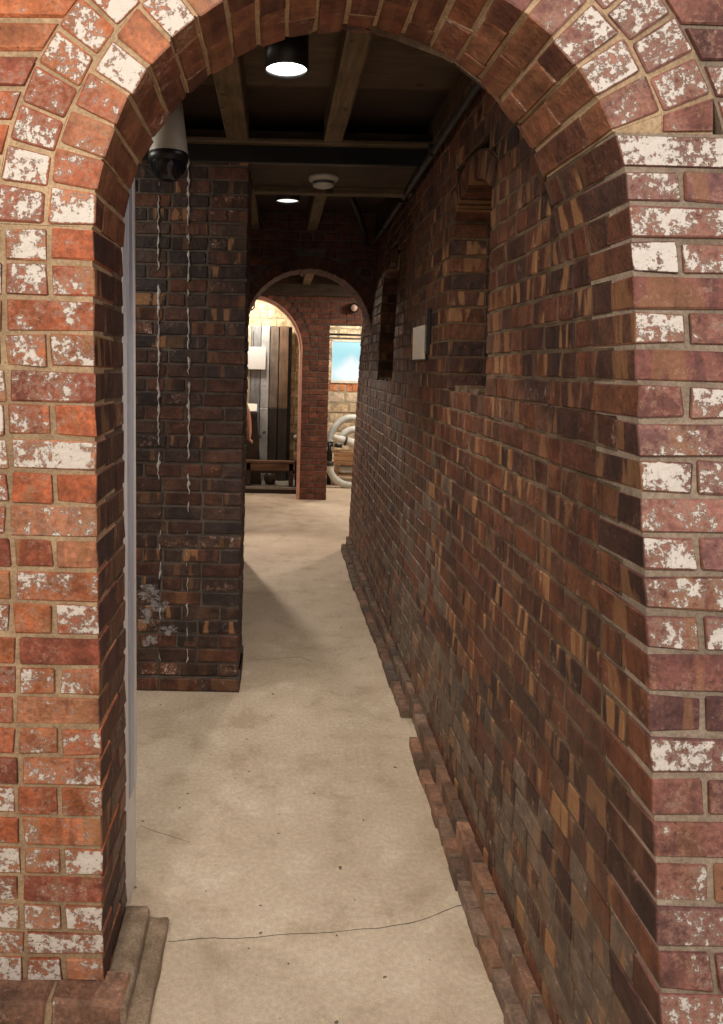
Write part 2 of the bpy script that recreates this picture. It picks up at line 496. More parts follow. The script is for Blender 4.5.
front = Wall()
TOPS_L = [298, 333, 369, 404, 438, 472, 505, 538, 570, 603, 636, 667, 697, 727, 757, 787, 817, 847, 876, 904, 932, 957]
def z_left(py):
    z = 1.0
    for _ in range(8): z = W(60, py, yf(-0.5, z)).z
    return z
zl = [z_left(p) for p in TOPS_L]
zl += [zl[-1] * 0.5, 0.0]
def paint_left(z):
    v = 0.2 + 0.3 * R.random()
    if z > 1.45: v = R.choice([0.3, 0.55, 0.65, 0.75, 0.5])
    elif z < 0.62: v = R.choice([0.55, 0.65, 0.75, 0.4])
    elif R.random() < 0.4: v = R.choice([0.55, 0.65])
    return v
J = 0.1035
def left_course(z0, z1, stretch):
    h0, h1 = z0, z1
    zm = (z0 + z1) / 2
    low = zm < 0.75
    jw = 1.0 + R.uniform(-0.04, 0.04)
    x1 = XL; k = 0
    while x1 > -1.25:
        wd = (2 * J if stretch else J) * (jw if k == 0 else R.uniform(0.95, 1.05))
        x0 = x1 - wd
        dep = J if stretch else 2 * J
        T = yb(XL, zm) - yf(XL, zm)
        dep = min(dep, T)
        front.lay(f_front, (x0, h0, 0), (x1, h1, dep), 'd0' + (' s1' if k == 0 else ''), pick(PAL_LEFT),
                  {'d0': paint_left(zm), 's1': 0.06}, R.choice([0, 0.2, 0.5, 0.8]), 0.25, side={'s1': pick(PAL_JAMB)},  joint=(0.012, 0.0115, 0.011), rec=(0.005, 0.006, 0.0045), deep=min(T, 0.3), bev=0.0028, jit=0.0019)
        if k == 0:
            d0 = dep; alt = 2 * J
            while d0 < T - 0.03:
                d1 = min(d0 + alt, T)
                if T - d1 < 0.04: d1 = T
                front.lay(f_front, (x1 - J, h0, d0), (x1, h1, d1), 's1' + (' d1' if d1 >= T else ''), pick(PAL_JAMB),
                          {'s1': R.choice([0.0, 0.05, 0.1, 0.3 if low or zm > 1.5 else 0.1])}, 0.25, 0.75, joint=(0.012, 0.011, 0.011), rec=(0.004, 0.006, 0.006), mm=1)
                d0 = d1
        x1 = x0; k += 1
for i in range(len(zl) - 1):
    left_course(zl[i + 1], zl[i], i % 2 == 0)
dz = (ZS - zl[0]) / 2
left_course(zl[0], zl[0] + dz, False)
left_course(zl[0] + dz, ZS, False)

# two rings of header bricks turned over the opening, the inner one running through to the back
R1, R2 = AR + 0.108, AR + 0.220
A_END = math.radians(158.5)
ZC = 0.185
n1, n2 = 21, 24
for i in range(n1):
    a0, a1 = A_END * i / n1, A_END * (i + 1) / n1
    pal = PAL_LEFT if a0 < 1.9 else PAL_RIGHT
    p = R.choice([0.4, 0.5, 0.6, 0.7, 0.55]) if (a0 < 0.9 or a0 > 2.2) else 0.25
    if i == 5: p = 0.0
    cuts = [0, 0.5, 1.0] if i % 2 else [0, 0.26, 0.74, 1.0]
    for j in range(len(cuts) - 1):
        ex = 'h0' + (' d0' if j == 0 else '') + (' d1' if cuts[j + 1] == 1.0 else '')
        front.lay(f_arch, (a0, AR + R.uniform(-0.003, 0.003), cuts[j]), (a1, R1, cuts[j + 1]), ex,
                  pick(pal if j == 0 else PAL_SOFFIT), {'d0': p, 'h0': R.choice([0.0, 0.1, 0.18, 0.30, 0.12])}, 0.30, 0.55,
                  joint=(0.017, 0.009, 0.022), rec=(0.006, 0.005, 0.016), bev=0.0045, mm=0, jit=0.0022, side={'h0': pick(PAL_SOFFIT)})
for i in range(n2):
    a0, a1 = A_END * 1.0 * i / n2, A_END * (i + 1) / n2
    pal = PAL_LEFT if a0 < 1.9 else PAL_RIGHT
    p = R.choice([0.6, 0.7, 0.85, 0.75]) if (a0 < 0.8 or a0 > 2.2) else 0.25
    front.lay(f_arch, (a0, R1, 0), (a1, R2 + R.uniform(-0.004, 0.004), 0.45), 'd0', pick(pal), {'d0': p}, 0.15, 0.15,
              joint=(0.015, 0.009, 0.02), rec=(0.006, 0.005, 0.016), bev=0.005, deep=1.0, jit=0.002)
Z_TOPC = 2.046 + 0.0726 * 2
def f_wedge(t, r, d):
    p = f_arch(A_END, r, d); z = p.z + (min(Z_TOPC, p.z - 0.002) - p.z) * t
    return Vector((p.x, yf(p.x, z) + d * (yb(p.x) - yf(p.x, z)), z))
front.filler(f_wedge, (0, AR + 0.01, 0.02), (1, R1, 0.98))
front.lay(f_wedge, (0.0, R1, 0), (1.0, R2, 0.45), 'd0', (0.26, 0.10, 0.08), {'d0': 0.3}, 0.2, 0.15, joint=(0.16, 0.009, 0.02), rec=(0.0, 0.0, 0.016), deep=0.98, bev=0.004)
front.filler(f_front, (-1.2, ZS - 0.02, 0.006), (XL - 0.008, ZS + 0.02, 0.3))
# coursed brickwork beside and above the rings
def ring_x(z, side):
    q = (z - ZS + 0.012) / AKZ
    if q >= R2: return None
    if q <= 0: return R2 * side
    return math.sqrt(R2 * R2 - q * q) * side
def f_cut(xo, side):
    def f(t, h, d):
        w = ring_x(h - (tilt(XR) if side > 0 else 0.0), side)
        x = xo + (ACX + (w if w is not None else 0.0) - xo) * t
        return Vector((x, yf(x, h) + d, h))
    return f
def cut_brick(wl, xe, z0, z1, side, pal, paint):
    """the brick cut to meet the back of the ring; returns where the next one starts"""
    L = R.uniform(0.10, 0.19)
    w2 = ring_x(z1 - (tilt(XR) if side > 0 else 0.0), side)
    xo = xe + side * L
    jt = 0.011 / L
    wl.lay(f_cut(xo, side), (0, z0, 0), (0.985, z1, J), 'd0', pick(pal), {'d0': paint}, 0.1, 0.1, deep=0.36,
           joint=(jt, 0.013, 0.011), rec=(0, 0, 0.008), bev=0.004)
    return xo
z = ZS; k = 0
while z < 3.0:
    z1 = z + 0.0765
    x1 = ring_x(z, -1)
    x1 = ACX + (x1 if x1 is not None else 0.0)
    st = k % 2 == 0; first = True
    xe = -1.25
    if ring_x(z1, -1) is not None:
        x1 = cut_brick(front, x1, z, z1, -1, PAL_LEFT, R.choice([0.3, 0.5, 0.6])); first = False
    while x1 > xe:
        wd = (2 * J if st else J) * R.uniform(0.93, 1.05)
        if first: wd *= R.uniform(0.6, 1.0)
        front.lay(f_front, (x1 - wd, z, 0), (x1, z1, J), 'd0', pick(PAL_LEFT), {'d0': R.choice([0.1, 0.3, 0.5])}, 0.1, 0.1, deep=0.40,
                  joint=(0.013, 0.013, 0.011), rec=(0, 0, 0.008))
        if first: front.filler(f_front, (x1 - 0.01, z, 0.0085), (min(x1 + 0.07, ACX), z1, 0.35))
        x1 -= wd; first = False
    z = z1; k += 1
# plain masonry carrying on past the picture
front.filler(f_front, (-3.0, 0, 0.004), (-1.2, 3.0, 0.3))

# ---- right: front end of the passage wall and its long inner face
def xw(y, z):
    return 0.712 + 0.11 * min(max((y - 1.4) / 5.6, 0), 1) * min(max((z - 0.25) / 2.4, 0), 1) \
        + 0.004 * math.sin(y * 2.1 + z * 1.3)
def f_in(s, h, d):
    x = xw(s, h)
    if h > ZS and s < yb(XR) + 0.012:
        q = (h - ZS - tilt(XR)) / AKZ
        x = min(x, ACX + math.sqrt(max(AR * AR - q * q, 0)))
    return Vector((x + d, s, h))
right = Wall()
def f_corner(s, h, d):
    x = s
    if h > ZS:
        q = (h - ZS - tilt(XR)) / AKZ
        x += (ACX + math.sqrt(max(AR * AR - q * q, 0)) - XR) * max(0.0, 1 - max(0.0, s - XR) / 0.22)
    return Vector((x, yf(s, h) + d, h))
CR = 0.0726
zr = [2.046 - CR * k for k in range(-13, 28)]       # descending tops
N1 = dict(s0=2.585, s1=3.18); N2 = dict(s0=4.81, s1=5.62)
Z_SILL = 2.046 - CR * 6; Z_SPR = 2.046 + CR * 4
NICHE_D = 0.15
def seg(n, rise=0.095):
    a = (n['s1'] - n['s0']) / 2; n['c'] = (n['s0'] + n['s1']) / 2
    n['R'] = (a * a + rise * rise) / (2 * rise); n['th'] = math.asin(a / n['R']); n['zc'] = Z_SPR + rise - n['R']
seg(N1); seg(N2)
def cut_range(n, z0, z1):
    """span of the passage wall that a niche or its arch takes out of a course"""
    if z1 <= Z_SILL + 0.01: return None
    if z0 < Z_SPR - 0.01: return n['s0'], n['s1'], True
    ro = n['R'] + 0.112
    q = z0 + 0.008 - n['zc']
    if q >= ro: return None
    w = math.sqrt(ro * ro - q * q)
    w = min(w, ro * math.sin(n['th']))
    return n['c'] - w, n['c'] + w, False
Y_END = 7.0
def in_pal(y, z):
    if 0.17 < z < 0.60 and y < 4.4 and R.random() < 0.75 - 0.9 * (z - 0.17):
        k = R.uniform(0.8, 1.25); return (0.135 * k, 0.092 * k, 0.066 * k)
    if 2.9 < y < 4.6 and z < 1.4 and R.random() < 0.3:
        k = R.uniform(0.8, 1.25); return (0.15 * k, 0.105 * k, 0.078 * k)
    return pick(PAL_IN)
for k in range(len(zr) - 1):
    z1, z0 = zr[k], zr[k + 1]
    zm = (z0 + z1) / 2
    kk = k - 13
    st = kk % 2 == 0
    if z0 < 3.0:
        # front face
        xe = XR
        if zm > ZS:
            q = (zm - ZS - tilt(XR)) / AKZ
            if zm < ZS + ZC:
                xe = XR
            else:
                w = ring_x(z0 - tilt(XR), 1)
                xe = ACX + (w if w is not None else 0.0)
        corner = zm < ZS + ZC
        x0 = xe; first = True
        dep = J if st else 2 * J
        if not corner and ring_x(z1 - tilt(XR), 1) is not None:
            x0 = cut_brick(right, x0, z0, z1, 1, PAL_RIGHT, R.choice([0.3, 0.5, 0.65])); first = False
        while x0 < 1.55:
            wd = (2 * J if st else J) * R.uniform(0.95, 1.05)
            p = R.choice([0.2, 0.4, 0.55, 0.65, 0.75]) if zm > 1.35 else R.choice([0.25, 0.4, 0.5, 0.6])
            right.lay(f_corner if corner else f_front, (x0, z0, 0), (x0 + wd, z1, dep if first and corner else J), 'd0' + (' s0' if first and corner else ''), pick(PAL_RIGHT),
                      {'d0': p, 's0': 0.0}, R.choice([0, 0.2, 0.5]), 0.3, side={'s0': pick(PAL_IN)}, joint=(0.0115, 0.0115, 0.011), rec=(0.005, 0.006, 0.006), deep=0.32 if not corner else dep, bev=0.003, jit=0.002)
            if first and not corner: right.filler(f_front, (max(x0 - 0.07, ACX), z0, 0.0085), (x0 + 0.01, z1, 0.30))
            x0 += wd; first = False
    if z0 > 2.79: continue
    # inner face
    ys = yf(XR, zm) + dep - 0.003 if zm < ZS + ZC else yb(XR)
    cuts = [c for c in (cut_range(N1, z0, z1), cut_range(N2, z0, z1)) if c]
    s0 = ys
    spans = []
    if ys < yb(XR) - 0.02 and zm > ZS: spans.append((ys, yb(XR), False)); s0 = yb(XR)
    for c in cuts:
        spans.append((s0, c[0], c[2])); s0 = c[1]
    spans.append((s0, Y_END, False))
    for (a, b, ex) in spans:
        after = any(abs(a - c[1]) < 1e-6 and c[2] for c in cuts)
        s = a; L = (J if st else 2 * J)
        firstp = True
        while s < b - 1e-4:
            l = L * R.uniform(0.93, 1.07)
            if not st and R.random() < 0.25: l *= 0.5
            if b - s - l < 0.05: l = b - s
            e = 'd0'
            if firstp and after: e += ' s0'
            if abs(s + l - b) < 1e-6 and ex: e += ' s1'
            if abs(s + l - Y_END) < 1e-6: e += ' s1'
            if abs(z1 - Z_SILL) < 0.01: e += ' h1'
            fl = R.choice([0.0, 0.2, 0.5, 0.9]) if s < 3.6 else R.choice([0, 0.1, 0.4])
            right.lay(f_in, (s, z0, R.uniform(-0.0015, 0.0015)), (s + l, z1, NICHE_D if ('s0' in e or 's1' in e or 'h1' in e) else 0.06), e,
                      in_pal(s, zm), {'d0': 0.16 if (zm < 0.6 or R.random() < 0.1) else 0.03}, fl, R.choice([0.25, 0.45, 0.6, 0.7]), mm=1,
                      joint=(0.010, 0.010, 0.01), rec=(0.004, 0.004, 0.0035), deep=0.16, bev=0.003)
            s += l; firstp = False
for n in (N1, N2):
    def f_niche(a, r, d, n=n):
        s = n['c'] + r * math.sin(a); zz = n['zc'] + r * math.cos(a)
        return Vector((xw(s, zz) + d, s, zz))
    m = 8 if n is N1 else 9
    for i in range(m):
        a0 = -n['th'] + 2 * n['th'] * i / m; a1 = -n['th'] + 2 * n['th'] * (i + 1) / m
        right.lay(f_niche, (a0, n['R'], 0), (a1, n['R'] + 0.11, NICHE_D), 'd0 h0', pick(PAL_IN), None, 0.7, 0.4, mm=1,
                  joint=(0.012, 0.01, 0.01), rec=(0.005, 0.005, 0.007), deep=0.16)
    right.filler(f_in, (n['s0'] - 0.1, Z_SPR - 0.005, 0.012), (n['s0'] + 0.0, Z_SPR + CR * 3, 0.16), 1)
    right.filler(f_in, (n['s1'], Z_SPR - 0.005, 0.012), (n['s1'] + 0.1, Z_SPR + CR * 3, 0.16), 1)
    # the blocked back of the niche
    zz = Z_SILL; q = 0
    while zz < Z_SPR + 0.1:
        s = n['s0'] - (0.05 if q % 2 else 0.0)
        while s < n['s1']:
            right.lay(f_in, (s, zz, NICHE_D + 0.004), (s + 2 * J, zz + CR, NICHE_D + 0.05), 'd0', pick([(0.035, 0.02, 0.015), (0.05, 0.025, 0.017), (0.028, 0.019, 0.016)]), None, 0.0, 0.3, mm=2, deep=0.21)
            s += 2 * J
        zz += CR; q += 1
# broken mortar bed on the niche sill
for n in (N1, N2):
    for i in range(9):
        s = n['s0'] + 0.03 + (n['s1'] - n['s0'] - 0.1) * i / 8
        right.filler(f_in, (s, Z_SILL - 0.01, 0.012 + R.uniform(0, 0.03)), (s + R.uniform(0.04, 0.08), Z_SILL + R.uniform(0.008, 0.03), NICHE_D), 1)
def f_raw(s, h, d): return Vector((xw(s, h) + d, s, h))
for i in range(12): right.filler(f_raw, (1.75 + (Y_END - 1.76) * i / 12, 0, 0.21), (1.75 + (Y_END - 1.76) * (i + 1) / 12, 3.02, 0.45), 1)
right.filler(f_raw, (1.9, 2.78, 0.02), (Y_END - 0.01, 3.02, 0.3), 1)
right.filler(lambda s, h, d: Vector((s, yf(s, h) + d, h)), (1.5, 0, 0.004), (3.0, 3.0, 0.3))

# ---- brick pier in the passage
pier = Wall()
PX1, PX0, PY, PD, CP = -0.168, -1.06, 3.85, 0.46, 0.0739
def f_pier(s, h, d): return Vector((s + 0.012 * (h - 1.4) * 0 , PY + d, h))
nz = 38; 
for k in range(nz):
    z0, z1 = k * CP, (k + 1) * CP
    st = k % 2 == 0
    o = -0.012 if k == 0 else 0.0
    x1 = PX1 - o; first = True
    while x1 > PX0:
        wd = (2 * J if st else J) * R.uniform(0.95, 1.06)
        if not st and R.random() < 0.45: wd *= 1.9
        if x1 - wd - PX0 < 0.06: wd = x1 - PX0
        last = x1 - wd <= PX0 + 1e-6
        dep = (J if st else 2 * J) if (first or last) else J
        e = 'd0' + (' s1' if first else '') + (' s0' if last else '')
        fl = 0.9 if (R.random() < 0.12) else R.choice([0, 0.1, 0.3])
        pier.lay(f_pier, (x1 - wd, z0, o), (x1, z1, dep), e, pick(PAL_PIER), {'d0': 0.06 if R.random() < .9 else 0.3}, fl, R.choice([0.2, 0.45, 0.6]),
                 joint=(0.011, 0.011, 0.01), rec=(0.004, 0.004, 0.006), deep=PD - 0.12)
        if first or last:
            d0 = dep
            while d0 < PD - 1e-4:
                d1 = min(d0 + (2 * J if st else 1.2 * J), PD)
                if PD - d1 < 0.05: d1 = PD
                xa, xb = (x1 - J, x1) if first else (x1 - wd, x1 - wd + J)
                pier.lay(f_pier, (xa, z0, d0), (xb, z1, d1), ('s1' if first else 's0') + (' d1' if d1 == PD else ''), pick(PAL_PIER), None, 0.1, 0.3, rec=(0.004, 0.004, 0.006))
                d0 = d1
        x1 -= wd; first = False
    pier.filler(f_pier, (PX0 + 0.09, z0, 0.3), (PX1 - 0.09, z1, PD - 0.01))

# ---- arched cross wall closing the passage, cross wall of the far room
def coursed(wl, f, x0, x1, z0, z1, pal, cz=0.0745, hole=None, dep=0.09, deep=0.3, ex0=False, ex1=False, mm=0, flash=0.1, cap=None):
    z = z0; k = 0
    while z < z1 - 0.01:
        zt = min(z + cz, z1); st = k % 2 == 0
        spans = [(x0, x1, ex0, ex1)]
        if hole:
            h = hole(z, zt)
            if h: spans = [(x0, h[0], ex0, h[2]), (h[1], x1, h[2], ex1)]
        for (a, b, e0, e1) in spans:
            s = a; fst = True
            while s < b - 1e-4:
                l = (2 * J if st else J) * R.uniform(0.95, 1.05)
                if fst and st: l = J if k % 4 else 2 * J
                if b - s - l < 0.06: l = b - s
                e = 'd0' + (' s0' if fst and e0 else '') + (' s1' if abs(s + l - b) < 1e-6 and e1 else '')
                wl.lay(f, (s, z, 0), (s + l, zt, deep if ('s' in e) else dep), e, pick(pal), None, flash, 0.25, mm=mm, deep=deep, rec=(0.004, 0.004, 0.005))
                s += l; fst = False
        z = zt; k += 1
def ring(wl, f, r0, r1, a0, a1, n, pal, mm=0, deep=0.3):
    for i in range(n):
        p, q = a0 + (a1 - a0) * i / n, a0 + (a1 - a0) * (i + 1) / n
        wl.lay(f, (p, r0, 0), (q, r1, deep), 'd0 h0 d1', pick(pal), None, 0.1, 0.25, joint=(0.018, 0.01, 0.01), rec=(0.004, 0.004, 0.005), mm=mm, deep=deep)
rear = Wall()
QY, QT, QX, QR, QZ = 6.2, 0.36, 0.25, 0.53, 1.99
def f_rear(s, h, d): return Vector((s, QY + d, h))
def f_rearring(a, r, d): return Vector((QX - r * math.cos(a), QY + d, QZ + r * math.sin(a)))
def rear_hole(z, zt):
    if zt <= QZ + 0.01: return QX - QR, QX + QR, True
    ro = QR + 0.11; q = z - QZ + 0.01
    if q >= ro: return None
    w = math.sqrt(max(ro * ro - q * q, 0)) if q > 0 else ro
    return QX - w, QX + w, False
coursed(rear, f_rear, -1.7, 0.84, 0, 3.0, PAL_FAR, hole=rear_hole, deep=QT)
ring(rear, f_rearring, QR, QR + 0.11, 0, math.pi, 22, PAL_FAR, deep=QT)
for i in range(24): rear.filler(f_rearring, (math.pi * i / 24, QR + 0.10, 0.012), (math.pi * (i + 1) / 24, QR + 0.22, QT))
rear.filler(f_rear, (-1.7, 2.0, 0.012), (QX - QR - 0.06, 2.8, QT))

back = Wall()
BY, BT = 9.46, 0.35
BX, BR, BZ = -0.39, 0.70, 1.90
def f_back(s, h, d): return Vector((s, BY + d, h))
def f_backring(a, r, d): return Vector((BX - r * math.cos(a), BY + d, BZ + r * math.sin(a)))
def back_hole(z, zt):
    if zt <= BZ + 0.01: return BX - BR, BX + BR, True
    ro = BR + 0.11; q = z - BZ + 0.01
    if q >= ro: return None
    w = math.sqrt(max(ro * ro - q * q, 0)) if q > 0 else ro
    return BX - w, BX + w, False
PAL_BACK = [(0.16, 0.055, 0.034), (0.13, 0.046, 0.030), (0.20, 0.068, 0.040)]
coursed(back, f_back, -2.6, 0.665, 0, 2.62, PAL_BACK, hole=back_hole, deep=BT, ex1=True)
ring(back, f_backring, BR, BR + 0.11, 0, math.pi, 28, PAL_BACK, deep=BT)
for i in range(28): back.filler(f_backring, (math.pi * i / 28, BR + 0.10, 0.012), (math.pi * (i + 1) / 28, BR + 0.22, BT))
back.filler(f_back, (BX + BR + 0.01, BZ - 0.12, 0.012), (0.655, BZ + 0.12, BT - 0.01))
coursed(back, f_back, 0.665, 2.6, 2.25, 2.62, PAL_BACK, deep=BT)

# ------------------------------------------------------------------ structure objects
def behind_arch(mx, my, y):
    """what the near arch hides from the photograph's place"""
    if y < 2.1: return False
    if mx < 137 or mx > 690: return True
    q = (mx - 344) / 222.0
    return abs(q) < 1 and my < 259 - 222 * math.sqrt(1 - q * q) or (abs(q) >= 1 and my < 259)
w_front = front.build('wall_front', 'near brick arch and left pillar with flaking white paint', [M_MORTAR, M_MORTAR_IN], 300, 60)
w_right = right.build('wall_right', 'long dark brick wall on the right with two arched niches', [M_MORTAR_R, M_MORTAR_IN, M_MORTAR_GREY], 300, 60, cap=behind_arch)
w_left = pier.build('wall_left', 'dark brick pier with two white lime runs', [M_MORTAR_GREY], 300, 60, cap=behind_arch)
w_rear = rear.build('wall_rear', 'dark brick cross wall with round arch at the end of the passage', [M_MORTAR_GREY], 0, 60)
w_back = back.build('wall_back', 'red brick wall with pillar and arch in the far room', [M_MORTAR_GREY], 0, 60)

mb = MB()
mb.box((-4.0, -2.5, -0.1), (4.0, 14.0, 0.0))
fl = mb.build('floor', M_FLOOR, recenter=False)
tag(fl, 'pale worn concrete floor running through the passage', 'floor', kind='structure')
def crack(pts, w):
    m = MB(); v = []; f = []
    fine = []
    for i in range(len(pts) - 1):
        a, b = Vector(pts[i]), Vector(pts[i + 1]); n = max(2, int((b - a).length / 0.02))
        for j in range(n): fine.append(a.lerp(b, j / n))
    fine.append(Vector(pts[-1]))
    for i, p in enumerate(fine):
        o = 0.012 * mnoise.noise(p * 6) + 0.004 * mnoise.noise(p * 31)
        ww = w * (0.6 + 0.8 * abs(mnoise.noise(p * 17)))
        v += [Vector((p.x, p.y + o - ww, 0.0006)), Vector((p.x, p.y + o + ww, 0.0006))]
        if i: f.append([2 * i - 2, 2 * i - 1, 2 * i + 1, 2 * i])
    m.add(v, f); m.build('crack', M_CRACK, fl)
def fpt(px, py):
    d = 2.0
    for _ in range(30): d *= H / max(1e-3, H - W(px, py, d).z)
    p = W(px, py, d); return (p.x, p.y, 0)
crack([fpt(168, 941), fpt(215, 938), fpt(262, 937), fpt(318, 934), fpt(375, 929), fpt(425, 919), fpt(468, 904)], 0.0016)
crack([fpt(248, 660), fpt(275, 659), fpt(301, 657), fpt(312, 662)], 0.0020)
crack([fpt(140, 826), fpt(170, 836), fpt(190, 842)], 0.0012)

# ------------------------------------------------------------------ stepped footings
PAL_STEP = [(0.25, 0.130, 0.082), (0.20, 0.105, 0.07), (0.29, 0.155, 0.10), (0.16, 0.10, 0.072), (0.23, 0.15, 0.11)]
foot = Wall()
def wob(y): return 0.008 * math.sin(y * 1.9) + 0.004 * math.sin(y * 7.3)
def f_st(s, h, d): return Vector((0.634 + wob(s) + d, s, h))
y = 1.15
while y < 6.9:
    l = 0.112 * R.uniform(0.85, 1.25)
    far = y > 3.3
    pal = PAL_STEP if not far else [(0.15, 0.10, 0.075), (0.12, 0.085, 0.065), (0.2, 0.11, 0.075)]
    if not (3.30 < y < 3.5):
        foot.lay(f_st, (y, -0.01, R.uniform(-0.003, 0.003)), (y + l, 0.043 + R.uniform(-0.003, 0.003), 0.05), 'd0 h1', pick(pal), {'h1': 0.12}, 0.1, 0.1,
                 joint=(0.008, 0.01, 0.01), rec=(0.004, 0.004, 0.003), bev=0.005, jit=0.002, deep=0.12)
    y += l
y = 1.19
while y < 6.95:
    l = 0.112 * R.uniform(0.85, 1.25)
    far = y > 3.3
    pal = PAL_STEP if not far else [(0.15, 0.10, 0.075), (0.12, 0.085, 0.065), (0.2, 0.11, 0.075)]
    foot.lay(f_st, (y, 0.03, 0.043 + R.uniform(-0.0025, 0.0025)), (y + l, 0.112 + R.uniform(-0.003, 0.003), 0.12), 'd0 h1', pick(pal), {'h1': 0.12}, 0.1, 0.1,
             joint=(0.008, 0.01, 0.01), rec=(0.004, 0.004, 0.003), bev=0.005, jit=0.002)
    y += l
w_foot = foot.build('baseboard_right', 'two low brick footing steps along the right wall', [M_STEP], 300, 20, cap=behind_arch)
w_foot['category'] = 'footing'

def rough_bar(name, lo, hi, parent, mat, seg=26, amp=0.006, skew=0.0):
    """a worn cement-covered kerb bar running along the passage"""
    m = MB(); v = []; f = []
    prof = [(0, 0), (0, .85), (.05, 1), (.5, 1.02), (.93, 1), (1, .82), (1, 0)]
    for i in range(seg + 1):
        t = i / seg; y = lo[1] + (hi[1] - lo[1]) * t
        for j, (a, b) in enumerate(prof):
            p = Vector((lo[0] + (hi[0] - lo[0]) * a + skew * t, y, lo[2] + (hi[2] - lo[2]) * b))
            n = mnoise.noise_vector(p * 11 + Vector((j, 0, 0))) * amp + mnoise.noise_vector(p * 37) * amp * 0.5
            if b == 0: n.z = 0
            v.append(p + n)
    k = len(prof)
    for i in range(seg):
        for j in range(k - 1): f.append([i * k + j, i * k + j + 1, (i + 1) * k + j + 1, (i + 1) * k + j])
    m.add(v, f, 0, True)
    m.f.append([j for j in range(k)][::-1]); m.m.append(0); m.sm.append(False)
    m.f.append([seg * k + j for j in range(k)]); m.m.append(0); m.sm.append(False)
    return m.build(name, mat, parent)
bl = empty('baseboard_left', (-0.35, 1.8, 0))
tag(bl, 'two worn cement-covered footing steps at the foot of left pillar', 'footing', kind='structure')
rough_bar('lower_step', (-0.350, 1.30, 0.0), (-0.288, 2.225, 0.034), bl, M_STEP_L, amp=0.004)
rough_bar('upper_step', (-0.415, 1.865, 0.0), (-0.343, 2.215, 0.075), bl, M_STEP_L, amp=0.004)

ff = Wall()
def f_ff(s, h, d): return Vector((s, 1.862 + 0.004 * math.sin(s * 9) + d, h))
x = -0.352
while x > -1.3:
    l = 0.2 * R.uniform(0.9, 1.1)
    ff.lay(f_ff, (x - l, -0.005, 0), (x, 0.078 + R.uniform(-.004, .004), 0.11), 'd0 h1' + (' s1' if x > -0.36 else ''), pick(PAL_STEP), {'d0': 0.3, 'h1': 0.25}, 0.1, 0.1, joint=(0.012, 0.01, 0.01), rec=(0.004, 0.007, 0.006), bev=0.006, jit=0.003)
    x -= l
w_ff = ff.build('baseboard_front', 'low brick footing course in front of the left pillar', [M_MORTAR], 40, 20)
w_ff['category'] = 'footing'

# ------------------------------------------------------------------ lime runs and smears on the pier
def lime_run(px, y0, y1, w=0.010, gap=0.0):
    """irregular ridge of lime on the pier face"""
    m = MB(); py = y0
    n = int((y1 - y0) / 3.5)
    pts = []
    for i in range(n + 1):
        p = W(px, y0 + (y1 - y0) * i / n, PY)
        if gap and mnoise.noise(Vector((px, i * 0.45, 3.1))) < gap - 0.25:
            pts.append(None); continue
        pts.append(p)
    run = []
    def flush(run):
        if len(run) < 2: return
        v = []; f = []
        for i, p in enumerate(run):
            ww = w * R.choice([0.3, 0.45, 0.6, 0.8, 1.0, 1.5]) * (0.4 if i in (0, len(run) - 1) else 1); dx = R.uniform(-0.0045, 0.0045)
            t = 0.004 + R.random() * 0.004
            v += [Vector((p.x + dx - ww / 2, PY + 0.004, p.z)), Vector((p.x + dx - ww / 5, PY - t, p.z)), Vector((p.x + dx + ww / 5, PY - t, p.z)), Vector((p.x + dx + ww / 2, PY + 0.004, p.z))]
            if i:
                b = 4 * i
                for j in range(3): f.append([b - 4 + j, b - 3 + j, b + j + 1, b + j])
        m.add(v, f, 0, False)
    for p in pts + [None]:
        if p is None: flush(run); run = []
        else: run.append(p)
    if m.v: m.build('lime_run', M_LIME, w_left)
lime_run(158.5, 182, 480, 0.013, -0.15)
lime_run(188.5, 152, 512, 0.014, -0.15)
lime_run(160.0, 512, 660, 0.009, 0.20)
lime_run(187.0, 520, 670, 0.008, 0.20)
def smear(cx, cy, rx, ry, seed):
    m = MB(); c = W(cx, cy, PY - 0.0025); n = 30; v = [c]; f = []
    for i in range(n):
        a = 2 * math.pi * i / n
        k = 0.7 + 0.75 * mnoise.noise(Vector((math.cos(a) * 2.2, math.sin(a) * 2.2, seed)))
        v.append(W(cx + rx * k * math.cos(a), cy + ry * k * math.sin(a), PY - 0.0025))
    for i in range(n): f.append([0, 1 + (i + 1) % n, 1 + i])
    m.add(v, f)
    m.build('lime_smear', M_SMEAR, w_left)
def smear_material():
    m, t, b = nt('lime_smear')
    pos = t.nodes.new('ShaderNodeNewGeometry').outputs['Position']
    n1 = noise(t, pos, 22, 6, 0.7)
    t.links.new(mix(t, n1, (0.26, 0.24, 0.24), (0.52, 0.50, 0.52)), b.inputs['Base Color'])
    b.inputs['Roughness'].default_value = 0.9
    t.links.new(ramp(t, noise(t, pos, 30, 6, 0.75), 0.38, 0.56, 0.0, 0.85), b.inputs['Alpha'])
    return m
M_SMEAR = smear_material()
smear(150, 592, 13, 11, 1.0); smear(160, 606, 14, 8, 5.0); smear(147, 616, 9, 12, 9.0); smear(168, 630, 12, 7, 3.3); smear(150, 640, 10, 8, 7.7)

